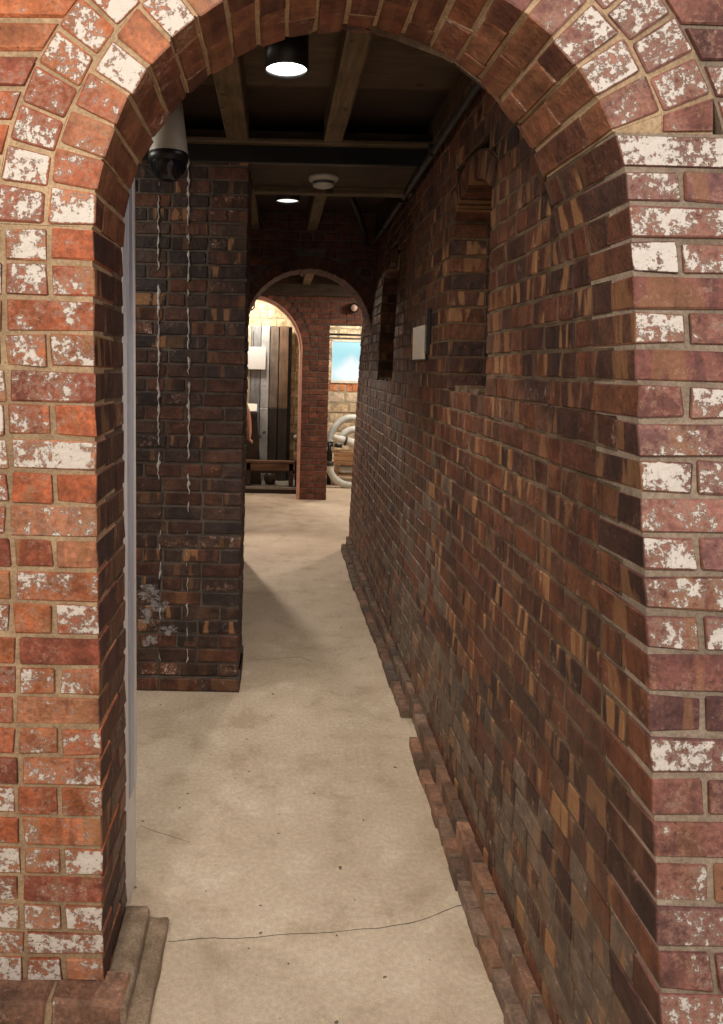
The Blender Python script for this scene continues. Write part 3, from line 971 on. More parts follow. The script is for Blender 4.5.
# ------------------------------------------------------------------ ceiling
ce = empty('ceiling', (0, 4, 2.98)); tag(ce, 'dark boarded ceiling with wooden joists over the passage', 'ceiling', kind='structure')
def cbox(name, lo, hi, mat, parent=ce, bev=0.004):
    return MB().bbox(lo, hi, bev).build(name, mat, parent)
cbox('board_panel', (-3.2, 1.75, 3.0), (1.0, 2.75, 3.06), M_CEIL)
cbox('board_panel', (-3.2, 2.75, 2.99), (1.0, 3.42, 3.06), M_PLY)
cbox('board_panel', (-3.2, 3.42, 3.0), (1.0, 4.5, 3.06), M_CEIL)
cbox('board_panel', (-3.2, 4.5, 3.0), (1.0, 6.3, 3.06), M_CEIL)
cbox('board_panel', (-4.0, 6.3, 3.0), (4.0, 14.0, 3.06), M_CEIL)
for (x0, x1) in ((-0.285, -0.172), (0.215, 0.31), (-0.80, -0.70), (-1.35, -1.25)):
    cbox('joist', (x0, 1.9, 2.855), (x1, 3.86, 3.0), M_JOIST, bev=0.006)
    cbox('joist', (x0 + 0.01, 4.44, 2.84), (x1, 6.21, 3.0), M_JOIST, bev=0.006)
for x in (-0.86, -0.16, 0.30, 0.78, 1.35):
    cbox('joist', (x, 6.5, 2.74), (x + 0.10, 9.5, 2.90), M_JOIST, bev=0.006)
def brace(a, b, w=0.03):
    MB().tube([a, b], w, 4).build('brace', M_JOIST, ce)
brace((0.31, 8.6, 2.76), (0.56, 8.6, 2.98)); brace((0.29, 8.6, 2.76), (0.02, 8.6, 2.98))
# cross beam over the pier
be = empty('ceiling_beam', (-0.5, 4.1, 2.78)); tag(be, 'dark cross beam with pale timber lip above the brick pier', 'beam', kind='structure')
MB().bbox((-1.7, 3.87, 2.758), (0.84, 4.43, 2.93), 0.005).build('beam_body', M_BEAM, be)
MB().bbox((-1.7, 3.80, 2.845), (0.80, 3.875, 2.872), 0.004).build('front_lip', M_LIP, be)
MB().bbox((-1.7, 3.845, 2.752), (0.80, 3.875, 2.848), 0.004).build('front_plate', M_BLACK, be)
MB().bbox((-0.16, 4.36, 2.725), (0.78, 4.44, 2.765), 0.004).build('rear_lip', M_LIP, be)
# board closing the top of the passage wall
tr = MB().bbox((0.80, 1.9, 2.74), (0.83, 6.2, 3.0), 0.003).build('trim_1', M_BEAM)
tag(tr, 'dark timber board along the top of the right wall', 'trim', kind='structure')
# far cross beam above the pillar wall
tb = MB().bbox((-2.6, 9.40, 2.60), (2.6, 9.85, 3.0), 0.004).build('trim_2', M_BEAM)
tag(tb, 'dark timber header above the far pillar', 'trim', kind='structure')

# conduit along the wall head
pts = [(xw(yy, 2.72) - 0.030, yy, 2.735 + 0.004 * math.sin(yy * 3)) for yy in [1.95 + 0.2 * i for i in range(22)]]
cd = empty('conduit_pipe', pts[0]); tag(cd, 'thin dark conduit running along the top of the right wall', 'pipe')
pr = MB().tube(pts, 0.020, 10).build('pipe_run', M_PIPE, cd)
for yy in (2.6, 3.5, 4.5, 5.4):
    x = xw(yy, 2.72) - 0.030
    MB().bbox((x - 0.027, yy - 0.012, 2.708), (x + 0.026, yy + 0.012, 2.765), 0.003).build('pipe_clip', M_BLACK, pr)
ds = empty('conduit_bend', (0.74, 6.1, 2.6)); tag(ds, 'dark slanting conduit in the far ceiling corner by the arch', 'pipe')
MB().tube([W(350, 194, 5.3), W(355, 205, 5.55), W(362, 224, 5.95), W(367, 243, 6.15)], 0.022, 8).build('pipe_run', M_PIPE, ds)

# ------------------------------------------------------------------ lamps, detector, camera
def can_lamp(loc, mat, label, energy):
    t = empty('ceiling_downlight', loc); tag(t, label, 'lamp', 'black ceiling downlights')
    r, h = 0.080, 0.16
    cn = MB().lathe([(r * 0.55, h), (r, h), (r, 0.0), (r - 0.004, 0.0), (r - 0.004, 0.012)], 36, loc).build('can', M_BLACK, t)
    MB().lathe([(0.0005, 0.012), (r - 0.006, 0.012), (r - 0.005, 0.014)], 36, loc, M=Matrix.Scale(-1, 4, (0, 1, 0))).build('light_disc', mat, cn)
    MB().tube([Vector(loc) + Vector((0, 0, h)), Vector(loc) + Vector((0, 0, h + 0.12))], 0.02, 10).build('stem', M_BLACK, t)
    d = bpy.data.lights.new('downlight_glow', 'SPOT'); d.energy = energy; d.spot_size = math.radians(92); d.spot_blend = 0.9
    d.color = (1.0, 0.90, 0.76); d.shadow_soft_size = 0.05
    o = bpy.data.objects.new('downlight_glow', d); C.objects.link(o); o.location = Vector(loc) - Vector((0, 0, 0.01)); 
can_lamp((0.010, 2.72, 2.785), M_LAMP, 'nearer black can downlight with bright white disc', 95)
can_lamp((0.045, 4.86, 2.78), M_LAMP2, 'farther black can downlight beside the smoke detector', 40)

p = (0.235, 4.12, 2.758)
t = empty('smoke_detector', p); tag(t, 'round white smoke detector under the cross beam', 'smoke detector')
db = MB().lathe([(0.0005, 0), (0.085, 0), (0.085, -0.012), (0.078, -0.022), (0.062, -0.028)], 32, p).build('base', M_WHITE, t)
MB().lathe([(0.058, -0.028), (0.054, -0.036), (0.056, -0.044)], 32, p).build('vent_ring', M_ALU_D, db)
MB().lathe([(0.060, -0.044), (0.056, -0.054), (0.030, -0.062), (0.0005, -0.063)], 32, p).build('cap', M_WHITE, t)

cz = W(168.5, 158, 2.95)
t = empty('dome_camera', cz); tag(t, 'black dome camera under a cream tapered housing by the pier', 'camera')
MB().lathe([(0.0005, 0.26), (0.045, 0.26), (0.076, 0.03), (0.076, 0.018)], 36, cz).build('housing', M_CREAMP, t)
MB().lathe([(0.074, 0.018), (0.079, 0.012), (0.079, -0.012), (0.072, -0.02)], 36, cz).build('collar', M_BLACK, t)
M_DOME = plain('smoked_dome', (0.01, 0.011, 0.018), 0.12, bmp=0)
MB().lathe([(0.072 * math.cos(a), -0.02 - 0.078 * math.sin(a)) for a in [i * math.pi / 2 / 10 for i in range(10)]] + [(0.0005, -0.098)], 36, cz).build('dome', M_DOME, t)
MB().tube([cz + Vector((0, 0, 0.26)), Vector((cz.x, cz.y, 3.0))], 0.03, 12).build('stem', M_CREAMP, t)

# ------------------------------------------------------------------ door frame behind the left jamb
t = empty('door_1', (-0.44, 2.25, 0)); tag(t, 'grey metal door frame standing behind the left pillar', 'door frame', kind='structure')
LEAN = Matrix(((1, 0, 0, 0), (0, 1, -0.135, 0.285), (0, 0, 1, 0), (0, 0, 0, 1)))     # leans with the old jamb
for nm, y0, y1, z0, z1, x1, mt in (('pale_cover', 1.985, 2.035, 0.0, 2.35, -0.424, M_ALU_L), ('seal', 2.035, 2.048, 0.36, 2.35, -0.431, M_ALU_D),
        ('grey_profile', 2.048, 2.105, 0.36, 2.35, -0.420, M_ALU), ('seal', 2.105, 2.116, 0.36, 2.35, -0.430, M_ALU_D),
        ('edge_profile', 2.116, 2.150, 0.36, 2.35, -0.421, M_ALU_L), ('kick_cover', 2.038, 2.150, 0.0, 0.355, -0.424, M_ALU_L)):
    MB().bbox((-0.50, y0, z0), (x1, y1, z1), 0.003, M=LEAN).build(nm, mt, t)

# ------------------------------------------------------------------ picture panel on the right wall
s0, s1, zb, zt = 3.62, 3.97, 1.745, 1.925
t = empty('wall_sign', (xw(4.0, 1.8), 4.0, 1.8)); tag(t, 'small pale picture panel in dark frame between the wall niches', 'sign')
def Fs(s, h, d): return Vector((xw(s, 1.85) - 0.005 - d, s, h))
v, fcs = bevbox(Fs, (s0, zb, 0), (s1, zt, 0.010), 0.002, 0)
MB().add(v, fcs).build('frame', M_BLACK, t)
def sign_material():
    m, tt, b = nt('picture_print')
    pos = tt.nodes.new('ShaderNodeNewGeometry').outputs['Position']
    n = noise(tt, pos, 9, 3, 0.5, 0.6)
    c = mix(tt, ramp(tt, n, 0.35, 0.65), (0.78, 0.66, 0.50), (0.62, 0.63, 0.66))
    tt.links.new(c, b.inputs['Base Color']); b.inputs['Roughness'].default_value = 0.35
    return m
v, fcs = bevbox(Fs, (s0 + 0.006, zb + 0.006, 0.010), (s1 - 0.006, zt - 0.006, 0.013), 0.001, 0)
MB().add(v, fcs).build('print', sign_material(), t)
v, fcs = bevbox(Fs, (s0 - 0.05, zb + 0.03, -0.004), (s0 - 0.005, zt + 0.07, 0.016), 0.002, 0)
MB().add(v, fcs).build('bracket', M_BLACK, t)

# ------------------------------------------------------------------ far rooms: shell
M_PLASTER = plain('room_plaster', (0.38, 0.30, 0.22), 0.9, var=0.2, scale=3)
M_PINK = plain('pink_lining', (0.62, 0.33, 0.25), 0.8, var=0.18, scale=14)
def shell(name, lo, hi, label, mat=None):
    o = MB().box(lo, hi).build(name, mat or M_PLASTER)
    tag(o, label, 'wall', kind='structure'); return o
shell('wall_side', (-3.2, 2.3, 0), (-3.0, 6.3, 3.0), 'plastered wall of the side room behind the pier')
shell('wall_far_left', (-2.9, 6.56, 0), (-2.7, 12.2, 3.0), 'plastered left wall of the far room')
shell('wall_far_right', (2.6, 6.9, 0), (2.8, 12.2, 3.0), 'plastered right wall of the far room')
shell('wall_return', (0.85, 6.98, 0), (2.7, 7.1, 3.0), 'plastered back of the passage wall in the far room')
shell('wall_return_left', (-3.1, 6.3, 0), (-1.65, 6.5, 3.0), 'plastered wall left of the passage arch')

# lining of the far arch
m = MB(); v = []; f = []; n = 40
for i in range(n + 1):
    a = math.pi * i / n
    for (r, y) in ((BR + 0.012, BY - 0.012), (BR - 0.02, BY - 0.012), (BR - 0.02, BY + BT), (BR + 0.012, BY + BT)):
        v.append(Vector((BX - r * math.cos(a), y, BZ + r * math.sin(a))))
    if i:
        b = 4 * i
        for j in range(4): f.append([b - 4 + j, b - 4 + (j + 1) % 4, b + (j + 1) % 4, b + j])
m.add(v, f, 0, True)
for sx in (-1, 1):
    x = BX + sx * BR
    m.box((min(x - sx * 0.02, x + sx * 0.012), BY - 0.012, 0.0), (max(x - sx * 0.02, x + sx * 0.012), BY + BT, BZ))
m.build('arch_lining', M_PINK, w_back)

# cream wall behind the display
disp = Wall()
def f_disp(s, h, d): return Vector((s, 10.52 + d, h))
coursed(disp, f_disp, -1.6, 0.62, 0.0, 2.95, PAL_CREAM, cz=0.125, dep=0.05, deep=0.12, flash=0.3)
M_MORTAR_CR = mortar_material('mortar_cream', (0.32, 0.25, 0.16), (0.46, 0.37, 0.25))
w_disp = disp.build('wall_display', 'cream brick wall behind the plank screen', [M_MORTAR_CR], 60, 40)
part = Wall()
def f_part(s, h, d): return Vector((0.62 + d, s, h))
coursed(part, f_part, 9.81, 10.6, 0.0, 2.95, PAL_CREAM, cz=0.125, dep=0.05, deep=0.045, flash=0.3)
part.build('wall_partition', 'cream partition wall beside the display', [M_MORTAR_CR], 0, 40)

# stone wall with the bright window
stone = Wall()
SY = 11.8
def f_stone(s, h, d): return Vector((s, SY + d, h))
WX0, WX1, WZ0, WZ1 = 0.86, 1.52, 1.48, 2.14
zz = 0; k = 0
while zz < 2.95:
    ht = R.uniform(0.14, 0.2)
    if zz < 1.31 and zz + ht > 1.2: ht = 1.31 - zz
    elif abs(zz - 1.31) < 1e-6: ht = WZ0 - zz
    elif abs(zz - WZ0) < 1e-6 or (zz > WZ0 and zz < WZ1 and zz + ht > WZ1 - 0.07): ht = (WZ1 - zz) if zz > WZ0 + 0.3 else ht
    red = abs(zz - 1.31) < 1e-6
    zt = zz + ht
    inwin = zz > WZ0 - 0.01 and zt < WZ1 + 0.01
    for (a, b) in ([(0.55, WX0), (WX1, 2.6)] if inwin else [(0.55, 2.6)]):
        s = a
        while s < b - 1e-3:
            l = R.uniform(0.2, 0.42) if not red else 0.11
            if b - s - l < 0.1: l = b - s
            stone.lay(f_stone, (s, zz, R.uniform(-0.01, 0.01)), (s + l, zt, 0.1), 'd0' + (' s1' if s + l == WX0 else '') , (0.62, 0.20, 0.07) if red else pick(PAL_CREAM), {'d0': 0.3}, 0.2, 0.05, deep=0.2, bev=0.012, jit=0.004)
            s += l
    zz = zt
w_stone = stone.build('wall_far', 'cream stone wall under the bright window in the far room', [M_MORTAR_CR], 60, 40, piece='stone')

wn = empty('window_1', (1.4, SY, WZ0)); tag(wn, 'bright pale blue window above the stone wall', 'window', kind='structure')
M_WFR = plain('window_frame', (0.70, 0.62, 0.52), 0.6, bmp=0)
MB().bbox((WX0, SY - 0.02, WZ0 - 0.03), (WX1, SY + 0.1, WZ0 + 0.015), 0.004).build('window_sill', M_WFR, wn)
MB().bbox((WX0, SY, WZ0), (WX0 + 0.02, SY + 0.06, WZ1), 0.004).build('window_frame', M_WFR, wn)
MB().bbox((WX1 - 0.02, SY, WZ0), (WX1, SY + 0.06, WZ1), 0.004).build('window_frame', M_WFR, wn)
MB().bbox((WX0, SY, WZ1 - 0.03), (WX1, SY + 0.06, WZ1), 0.004).build('window_frame', M_WFR, wn)
def pane_material():
    m, tt, b = nt('daylit_pane')
    tc = tt.nodes.new('ShaderNodeTexCoord').outputs['Generated']
    sx = tt.nodes.new('ShaderNodeSeparateXYZ'); tt.links.new(tc, sx.inputs[0])
    n = noise(tt, tc, 3.0, 3, 0.5)
    ex = math_(tt, 'ABSOLUTE', math_(tt, 'SUBTRACT', sx.outputs[0], 0.5)); ez = math_(tt, 'SUBTRACT', sx.outputs[2], 0.18)
    e = math_(tt, 'ADD', math_(tt, 'MULTIPLY', ex, 0.6), math_(tt, 'MULTIPLY', math_(tt, 'ABSOLUTE', ez), 0.75))
    c = mix(tt, ramp(tt, math_(tt, 'ADD', e, math_(tt, 'MULTIPLY', n, 0.15)), 0.26, 0.55), (0.80, 0.85, 0.88), (0.36, 0.72, 0.80))
    b.inputs['Base Color'].default_value = (0.1, 0.12, 0.12, 1); b.inputs['Roughness'].default_value = 0.3
    tt.links.new(c, b.inputs['Emission Color']); b.inputs['Emission Strength'].default_value = 1.0
    return m
MB().bbox((WX0 + 0.02, SY + 0.03, WZ0 + 0.015), (WX1 - 0.02, SY + 0.036, WZ1 - 0.03), 0.001).build('pane', pane_material(), wn)
# rail in front of the window head
t = empty('curtain_rail', (1.3, 11.5, 2.15)); tag(t, 'pair of dark metal rails above the bright window', 'rail')
MB().tube([(0.6, 11.3, 2.205), (2.4, 11.3, 2.190)], 0.016, 8).build('rail', M_BLACK, t)
MB().tube([(0.6, 11.3, 2.150), (2.4, 11.3, 2.135)], 0.010, 8).build('rail', M_PIPE, t)
MB().bbox((0.6, 11.29, 2.13), (0.64, 11.8, 2.22), 0.003).build('bracket', M_BLACK, t)
# round lamp on the wall over the right-hand opening
p = W(354, 308, BY - 0.05)
t = empty('wall_lamp', p); tag(t, 'small round lamp in dark ring over the far right opening', 'lamp')
RX = Matrix.Rotation(math.pi / 2, 4, 'X')
MB().lathe([(0.0005, -0.05), (0.062, -0.05), (0.062, 0.02), (0.045, 0.03)], 24, p, M=RX).build('housing', M_BLACK, t)
MB().lathe([(0.046, 0.02), (0.035, 0.035), (0.0005, 0.042)], 24, p, M=RX).build('lens', plain('lens_pink', (0.75, 0.52, 0.42), 0.4, bmp=0), t)
# hanging spot lamp in the far arch
p = W(250, 306, 9.35)
t = empty('pendant_lamp', p); tag(t, 'black ring-shaped spot lamp hanging in the far arch', 'lamp')
MB().tube([p + Vector((0.055 * math.cos(a), 0, 0.055 * math.sin(a))) for a in [2 * math.pi * i / 24 for i in range(24)]], 0.010, 8, closed=True).build('ring', M_BLACK, t)
MB().lathe([(0.0005, 0.075), (0.03, 0.07), (0.036, 0.01), (0.03, 0.0), (0.0005, 0.0)], 20, p).build('head', M_BLACK, t)
MB().tube([p + Vector((0, 0, 0.07)), Vector((p.x, p.y, 2.61))], 0.006, 8).build('cord', M_BLACK, t)

# ------------------------------------------------------------------ display in the far arch
kb = empty('display_kerb', (-0.4, 9.9, 0)); tag(kb, 'low dark kerb with grey top below the wooden bench', 'kerb')
MB().bbox((-1.5, 9.86, 0), (0.56, 10.5, 0.055), 0.004).build('skirting', plain('dark_skirting', (0.035, 0.026, 0.022), 0.6), kb)
MB().bbox((-1.5, 9.845, 0.055), (0.56, 10.5, 0.092), 0.005).build('kerb_top', plain('kerb_cement', (0.30, 0.27, 0.24), 0.85), kb)

WG = wood_material('plank_grey', (0.22, 0.23, 0.25), (0.34, 0.35, 0.37), 2)
WP = wood_material('plank_pale', (0.42, 0.44, 0.47), (0.55, 0.56, 0.58), 2)
WC = wood_material('plank_cream', (0.46, 0.40, 0.30), (0.60, 0.52, 0.40), 2)
WB1 = wood_material('plank_taupe', (0.15, 0.115, 0.095), (0.23, 0.18, 0.15), 2)
WB2 = wood_material('plank_brown', (0.16, 0.095, 0.06), (0.24, 0.15, 0.10), 2)
WD = wood_material('dark_walnut', (0.028, 0.020, 0.016), (0.055, 0.038, 0.028), 2)
WBE = wood_material('bench_brown', (0.10, 0.055, 0.030), (0.18, 0.10, 0.055), 0)
t = empty('plank_screen', (-0.3, 10.4, 0)); tag(t, 'tall screen of grey and brown vertical planks', 'screen')
def pxX(px, d): return W(px, 366, d).x
edges = [(228, 237, WG), (237.4, 245.4, WB1), (245.8, 250.4, WC), (250.8, 260.4, WG), (261, 269.2, WP), (270, 278.3, WB1), (279.2, 288.2, WB2)]
for a, b, mt in edges:
    MB().bbox((pxX(a, 10.4), 10.38 + R.uniform(-0.006, 0.006), 1.11), (pxX(b, 10.4), 10.405, 2.262), 0.004).build('plank', mt, t)
for a, b, mt in edges:
    low = WD if a > 262 else mt
    MB().bbox((pxX(a, 10.4), 10.372, 0.092), (pxX(b, 10.4), 10.405, 1.105), 0.004).build('lower_plank', low, t)
MB().bbox((pxX(226, 10.4), 10.41, 0.092), (pxX(291.5, 10.4), 10.46, 2.25), 0.003).build('backing', M_BLACK, t)

t = empty('paper_sign', (-0.35, 10.3, 1.7)); tag(t, 'blank white square panel hung on the plank screen', 'sign')
a, b = W(240, 369, 10.34), W(266, 347, 10.34)
MB().bbox((a.x, 10.335, a.z), (b.x, 10.35, b.z), 0.002).build('sheet', plain('white_card', (0.86, 0.86, 0.88), 0.5, var=0.02, bmp=0), t)
MB().tube([((a.x + b.x) / 2, 10.36, b.z), ((a.x + b.x) / 2, 10.375, b.z + 0.22)], 0.004, 6).build('cord', M_BLACK, t)

t = empty('lectern', (-0.42, 10.1, 0.092)); tag(t, 'dark tapered lectern half hidden behind the brick pier', 'lectern')
m = MB(); v = []
x0, x1 = -0.72, pxX(259, 10.15)
prof = [(0.0, 0.092), (0.05, 0.092), (0.0, 1.13), (-0.05, 1.22)]
v = [Vector((x0, 10.0, .092)), Vector((x1 + .07, 10.0, .092)), Vector((x1 + .07, 10.25, .092)), Vector((x0, 10.25, .092)),
     Vector((x0, 10.03, 1.02)), Vector((x1 - .01, 10.03, 1.02)), Vector((x1 - .03, 10.22, 1.16)), Vector((x0, 10.22, 1.16))]
m.add(v, [[0, 3, 2, 1], [4, 5, 6, 7], [0, 1, 5, 4], [1, 2, 6, 5], [2, 3, 7, 6], [3, 0, 4, 7]]).build('body', WD, t)
MB().bbox((x0 - .03, 9.985, 1.0), (x1 + .0, 10.03, 1.06), 0.004).build('ledge', WD, t)
t = empty('open_book', (-0.45, 10.02, 1.06)); tag(t, 'white open book resting on the dark lectern', 'book')
BM = Matrix.Translation((-0.44, 10.10, 1.115)) @ Matrix.Rotation(math.radians(34), 4, 'X')
MB().bbox((-0.20, -0.09, -0.004), (0.19, 0.09, 0.002), 0.002, M=BM).build('cover', plain('book_cover', (0.05, 0.06, 0.12), 0.6, bmp=0), t)
pm = plain('book_page', (0.80, 0.78, 0.70), 0.7, var=0.04, bmp=0)
MB().bbox((-0.19, -0.085, 0.002), (-0.01, 0.085, 0.02), 0.005, M=BM).build('page_block', pm, t)
MB().bbox((-0.005, -0.085, 0.002), (0.18, 0.085, 0.02), 0.005, M=BM).build('page_block', pm, t)

t = empty('wooden_bench', (-0.3, 9.95, 0.092)); tag(t, 'low dark wooden bench along the display kerb', 'bench')
MB().bbox((-1.2, 9.87, 0.40), (0.27, 9.985, 0.432), 0.005).build('seat', WBE, t)
MB().bbox((-1.15, 9.88, 0.30), (0.27, 9.90, 0.398), 0.004).build('apron', WBE, t)
MB().bbox((-1.15, 9.92, 0.26), (0.27, 9.94, 0.30), 0.004).build('rail', WD, t)
for x in (-1.1, -0.35, 0.22):
    for yy in (9.90, 9.955):
        MB().bbox((x - 0.03, yy - 0.02, 0.092), (x + 0.03, yy + 0.02, 0.40), 0.004).build('leg', WD, t)
t = empty('iron_bracket', (0.31, 9.9, 0.3)); tag(t, 'small black iron bracket with two bolts at the bench end', 'bracket')
ip = MB().bbox((0.272, 9.90, 0.092), (0.335, 9.96, 0.44), 0.004).build('plate', M_BLACK, t)
for z_ in (0.27, 0.36):
    MB().lathe([(0.0005, 0.012), (0.011, 0.010), (0.011, 0)], 12, (0.30, 9.90, z_), M=RX).build('bolt', M_ALU, ip)
t = empty('jar', (-0.15, 10.1, 0.092)); tag(t, 'dark rounded clay jar under the wooden bench', 'jar')
MB().lathe([(0.0005, 0), (0.06, 0), (0.085, 0.06), (0.085, 0.11), (0.06, 0.15), (0.05, 0.155), (0.045, 0.15)], 24, (-0.06, 10.08, 0.092)).build('body', plain('dark_clay', (0.05, 0.035, 0.028), 0.5), t)
MB().lathe([(0.052, 0.15), (0.06, 0.158), (0.052, 0.166), (0.044, 0.158)], 24, (-0.06, 10.08, 0.092)).build('rim', plain('clay_rim', (0.07, 0.05, 0.04), 0.5), t)
p = W(295, 437, 10.5)
t = empty('round_switch', p); tag(t, 'small white round switch on the cream brick wall', 'switch')
MB().lathe([(0.0005, 0.05), (0.026, 0.045), (0.032, 0.03), (0.02, 0.012), (0.02, 0)], 20, (p.x, 10.512, p.z), M=RX).build('knob', M_WHITE, t)
MB().lathe([(0.038, 0), (0.038, 0.006), (0.02, 0.008)], 20, (p.x, 10.512, p.z), M=RX).build('rose', M_CREAMP, t)

# ------------------------------------------------------------------ exhibit in the far right opening
M_HOSE = plain('pale_hose', (0.52, 0.53, 0.50), 0.6, var=0.2, scale=9)
M_TYRE = plain('grey_rubber', (0.20, 0.195, 0.175), 0.8, var=0.2)
M_SACK = plain('white_sack', (0.66, 0.64, 0.60), 0.9, var=0.12, scale=14, bmp=0.5)
WCR = wood_material('crate_wood', (0.30, 0.15, 0.07), (0.46, 0.26, 0.13), 0)
def arc(c, rx, rz, a0, a1, n=22, dy=0.0):
    return [Vector((c[0] + rx * math.cos(math.radians(a0 + (a1 - a0) * i / n)), c[1] + dy * i / n, c[2] + rz * math.sin(math.radians(a0 + (a1 - a0) * i / n)))) for i in range(n + 1)]
def hose(name, pts, r, label):
    t = empty(name, pts[0]); tag(t, label, 'hose', 'pale hoses looped over the crate')
    hb = MB().tube(pts, r, 14).build('tube', M_HOSE, t)
    for e, q in ((pts[0], pts[1]), (pts[-1], pts[-2])):
        d = (q - e).normalized()
        MB().tube([e - d * 0.006, e + d * 0.05], r * 1.12, 14).build('clamp', M_PIPE, hb)
hose('thick_hose', arc((1.14, 10.95, 0.56), 0.34, 0.40, 184, -4, dy=0.05), 0.050, 'thick pale hose in a tall loop over the crate')
hose('thick_hose', arc((1.16, 10.80, 0.535), 0.24, 0.26, 180, 0, dy=0.08), 0.052, 'thick pale hose in a low loop below the tall one')
hose('slack_hose', [W(329.5 + 0 * i, 462 + i * 2.0, 10.45) for i in range(3)] + [W(352 + 22.5 * math.cos(math.radians(a_)), 466 - 19.5 * math.sin(math.radians(a_)), 10.45) for a_ in range(185, 356, 8)], 0.050, 'slack grey hose sagging to the floor under the crate front')
t = empty('steel_nozzle', (0.95, 10.5, 0.5)); tag(t, 'pale tapered nozzle lying on the wooden crate', 'nozzle')
a, b = W(333, 437, 10.62), W(362, 446, 10.62)
d = (b - a)
MB().tube([a, a + d * .4], [0.036, 0.058], 16).build('tip', M_SACK, t)
MB().tube([a + d * .4, a + d * .47], 0.068, 16).build('collar', M_PIPE, t)
MB().tube([a + d * .47, b + d * .2], [0.060, 0.062], 16).build('barrel', M_SACK, t)
t = empty('black_valve', (0.785, 10.72, 0)); tag(t, 'black valve with handwheel beside the pale nozzle', 'valve')
c = Vector((0.785, 10.72, 0.50))
MB().lathe([(0.0005, -0.50), (0.03, -0.50), (0.03, -0.16), (0.045, -0.15), (0.045, -0.05), (0.03, 0.0), (0.03, 0.10), (0.0005, 0.10)], 18, c).build('body', M_BLACK, t)
MB().tube([c + Vector((0.05 * math.cos(a_), 0.05 * math.sin(a_), 0.11)) for a_ in [2 * math.pi * i / 20 for i in range(20)]], 0.010, 8, closed=True).build('handwheel', M_BLACK, t)
t = empty('wooden_crate', (1.1, 10.7, 0.0)); tag(t, 'brown wooden crate carrying hoses and nozzle in the far opening', 'crate')
for k, (za, zb_) in enumerate(((0.30, 0.36), (0.366, 0.425), (0.431, 0.475))):
    MB().bbox((0.84, 10.58, za), (1.65, 10.60, zb_), 0.004, jit=0.002).build('slat', WCR, t)
for x in (0.86, 1.2, 1.6): MB().bbox((x, 10.60, 0.0), (x + 0.05, 10.64, 0.475), 0.004).build('post', WCR, t)
MB().bbox((0.84, 10.60, 0.455), (1.65, 11.1, 0.475), 0.004).build('deck', WCR, t)
MB().bbox((0.84, 10.60, 0.14), (1.65, 11.1, 0.16), 0.004).build('shelf', WCR, t)
def sack(name, c, rx, ry, rz, label, mat):
    m = MB(); v = []; f = []; nu, nv = 24, 12
    for i in range(nv + 1):
        ph = math.pi * i / nv - math.pi / 2
        for j in range(nu):
            th = 2 * math.pi * j / nu
            p = Vector((math.copysign(abs(math.cos(th)) ** 0.7, math.cos(th)) * math.cos(ph) ** 0.6, math.copysign(abs(math.sin(th)) ** 0.7, math.sin(th)) * math.cos(ph) ** 0.6, math.sin(ph)))
            k = 1 + 0.10 * mnoise.noise(p * 2.3 + Vector(c))
            v.append(Vector((c[0] + rx * p.x * k, c[1] + ry * p.y * k, c[2] + rz * p.z * k)))
    for i in range(nv):
        for j in range(nu):
            j2 = (j + 1) % nu
            f.append([i * nu + j, i * nu + j2, (i + 1) * nu + j2, (i + 1) * nu + j])
    m.add(v, f, 0, True)
    o = m.build(name, mat); tag(o, label, 'sack'); return o
sk = sack('white_sack', (1.10, 10.72, 0.225), 0.24, 0.07, 0.062, 'limp white sack lying on the lower shelf of the crate', M_SACK)
# ------------------------------------------------------------------ person behind the pier
def skin(name, verts, edges, rad, mat, parent, sub=2):
    me = bpy.data.meshes.new(name)
    o = Vector(parent.location)
    me.from_pydata([Vector(p) - o for p in verts], edges, [])
    ob = new_obj(name, me, parent, [mat])
    sk = ob.modifiers.new('skin', 'SKIN'); sk.use_smooth_shade = True
    if not me.skin_vertices: me.attributes  # layer is made by the modifier
    bpy.context.view_layer.objects.active = ob
    lay = me.skin_vertices[0].data if len(me.skin_vertices) else None
    if lay is None:
        bpy.context.view_layer.update()
        bpy.ops.object.select_all(action='DESELECT'); ob.select_set(True)
        bpy.ops.mesh.customdata_skin_add(); lay = me.skin_vertices[0].data
    for i, r in enumerate(rad):
        lay[i].radius = (r, r) if isinstance(r, float) else r
        lay[i].use_root = (i == 0)
    ss = ob.modifiers.new('sub', 'SUBSURF'); ss.levels = sub; ss.render_levels = sub
    return ob
PO = Vector((-0.575, 8.55, 0)); PA = math.radians(-50)     # turned towards the display
PM = Matrix.Translation(PO) @ Matrix.Rotation(PA, 4, 'Z')
def P(x, y, z): return PM @ Vector((x, y, z))
pe = empty('person', PO); tag(pe, 'person in dark clothes and white shoes, bare forearm showing beside the pier', 'person')
M_SKIN = plain('skin', (0.56, 0.27, 0.19), 0.55, var=0.08)
M_SHIRT = plain('dark_shirt', (0.045, 0.04, 0.05), 0.9, var=0.2)
M_TROU = plain('dark_trousers', (0.03, 0.032, 0.04), 0.9, var=0.2)
M_HAIR = plain('dark_hair', (0.02, 0.014, 0.01), 0.6, var=0.3, scale=60)
V = []; E = []; RD = []
def node(p, r, par=None):
    V.append(p); RD.append(r)
    if par is not None: E.append((par, len(V) - 1))
    return len(V) - 1
pel = node(P(0, 0, 0.95), 0.115)
sp = node(P(0, 0, 1.12), 0.11, pel); ch = node(P(0, 0.01, 1.30), 0.125, sp); ut = node(P(0, 0, 1.42), 0.09, ch)
nk = node(P(0, 0.01, 1.50), 0.052, ut); hd0 = node(P(0, 0.03, 1.575), 0.075, nk); hd = node(P(0, 0.035, 1.66), 0.088, hd0); hd2 = node(P(0, 0.03, 1.72), 0.06, hd)
hand_nodes = []
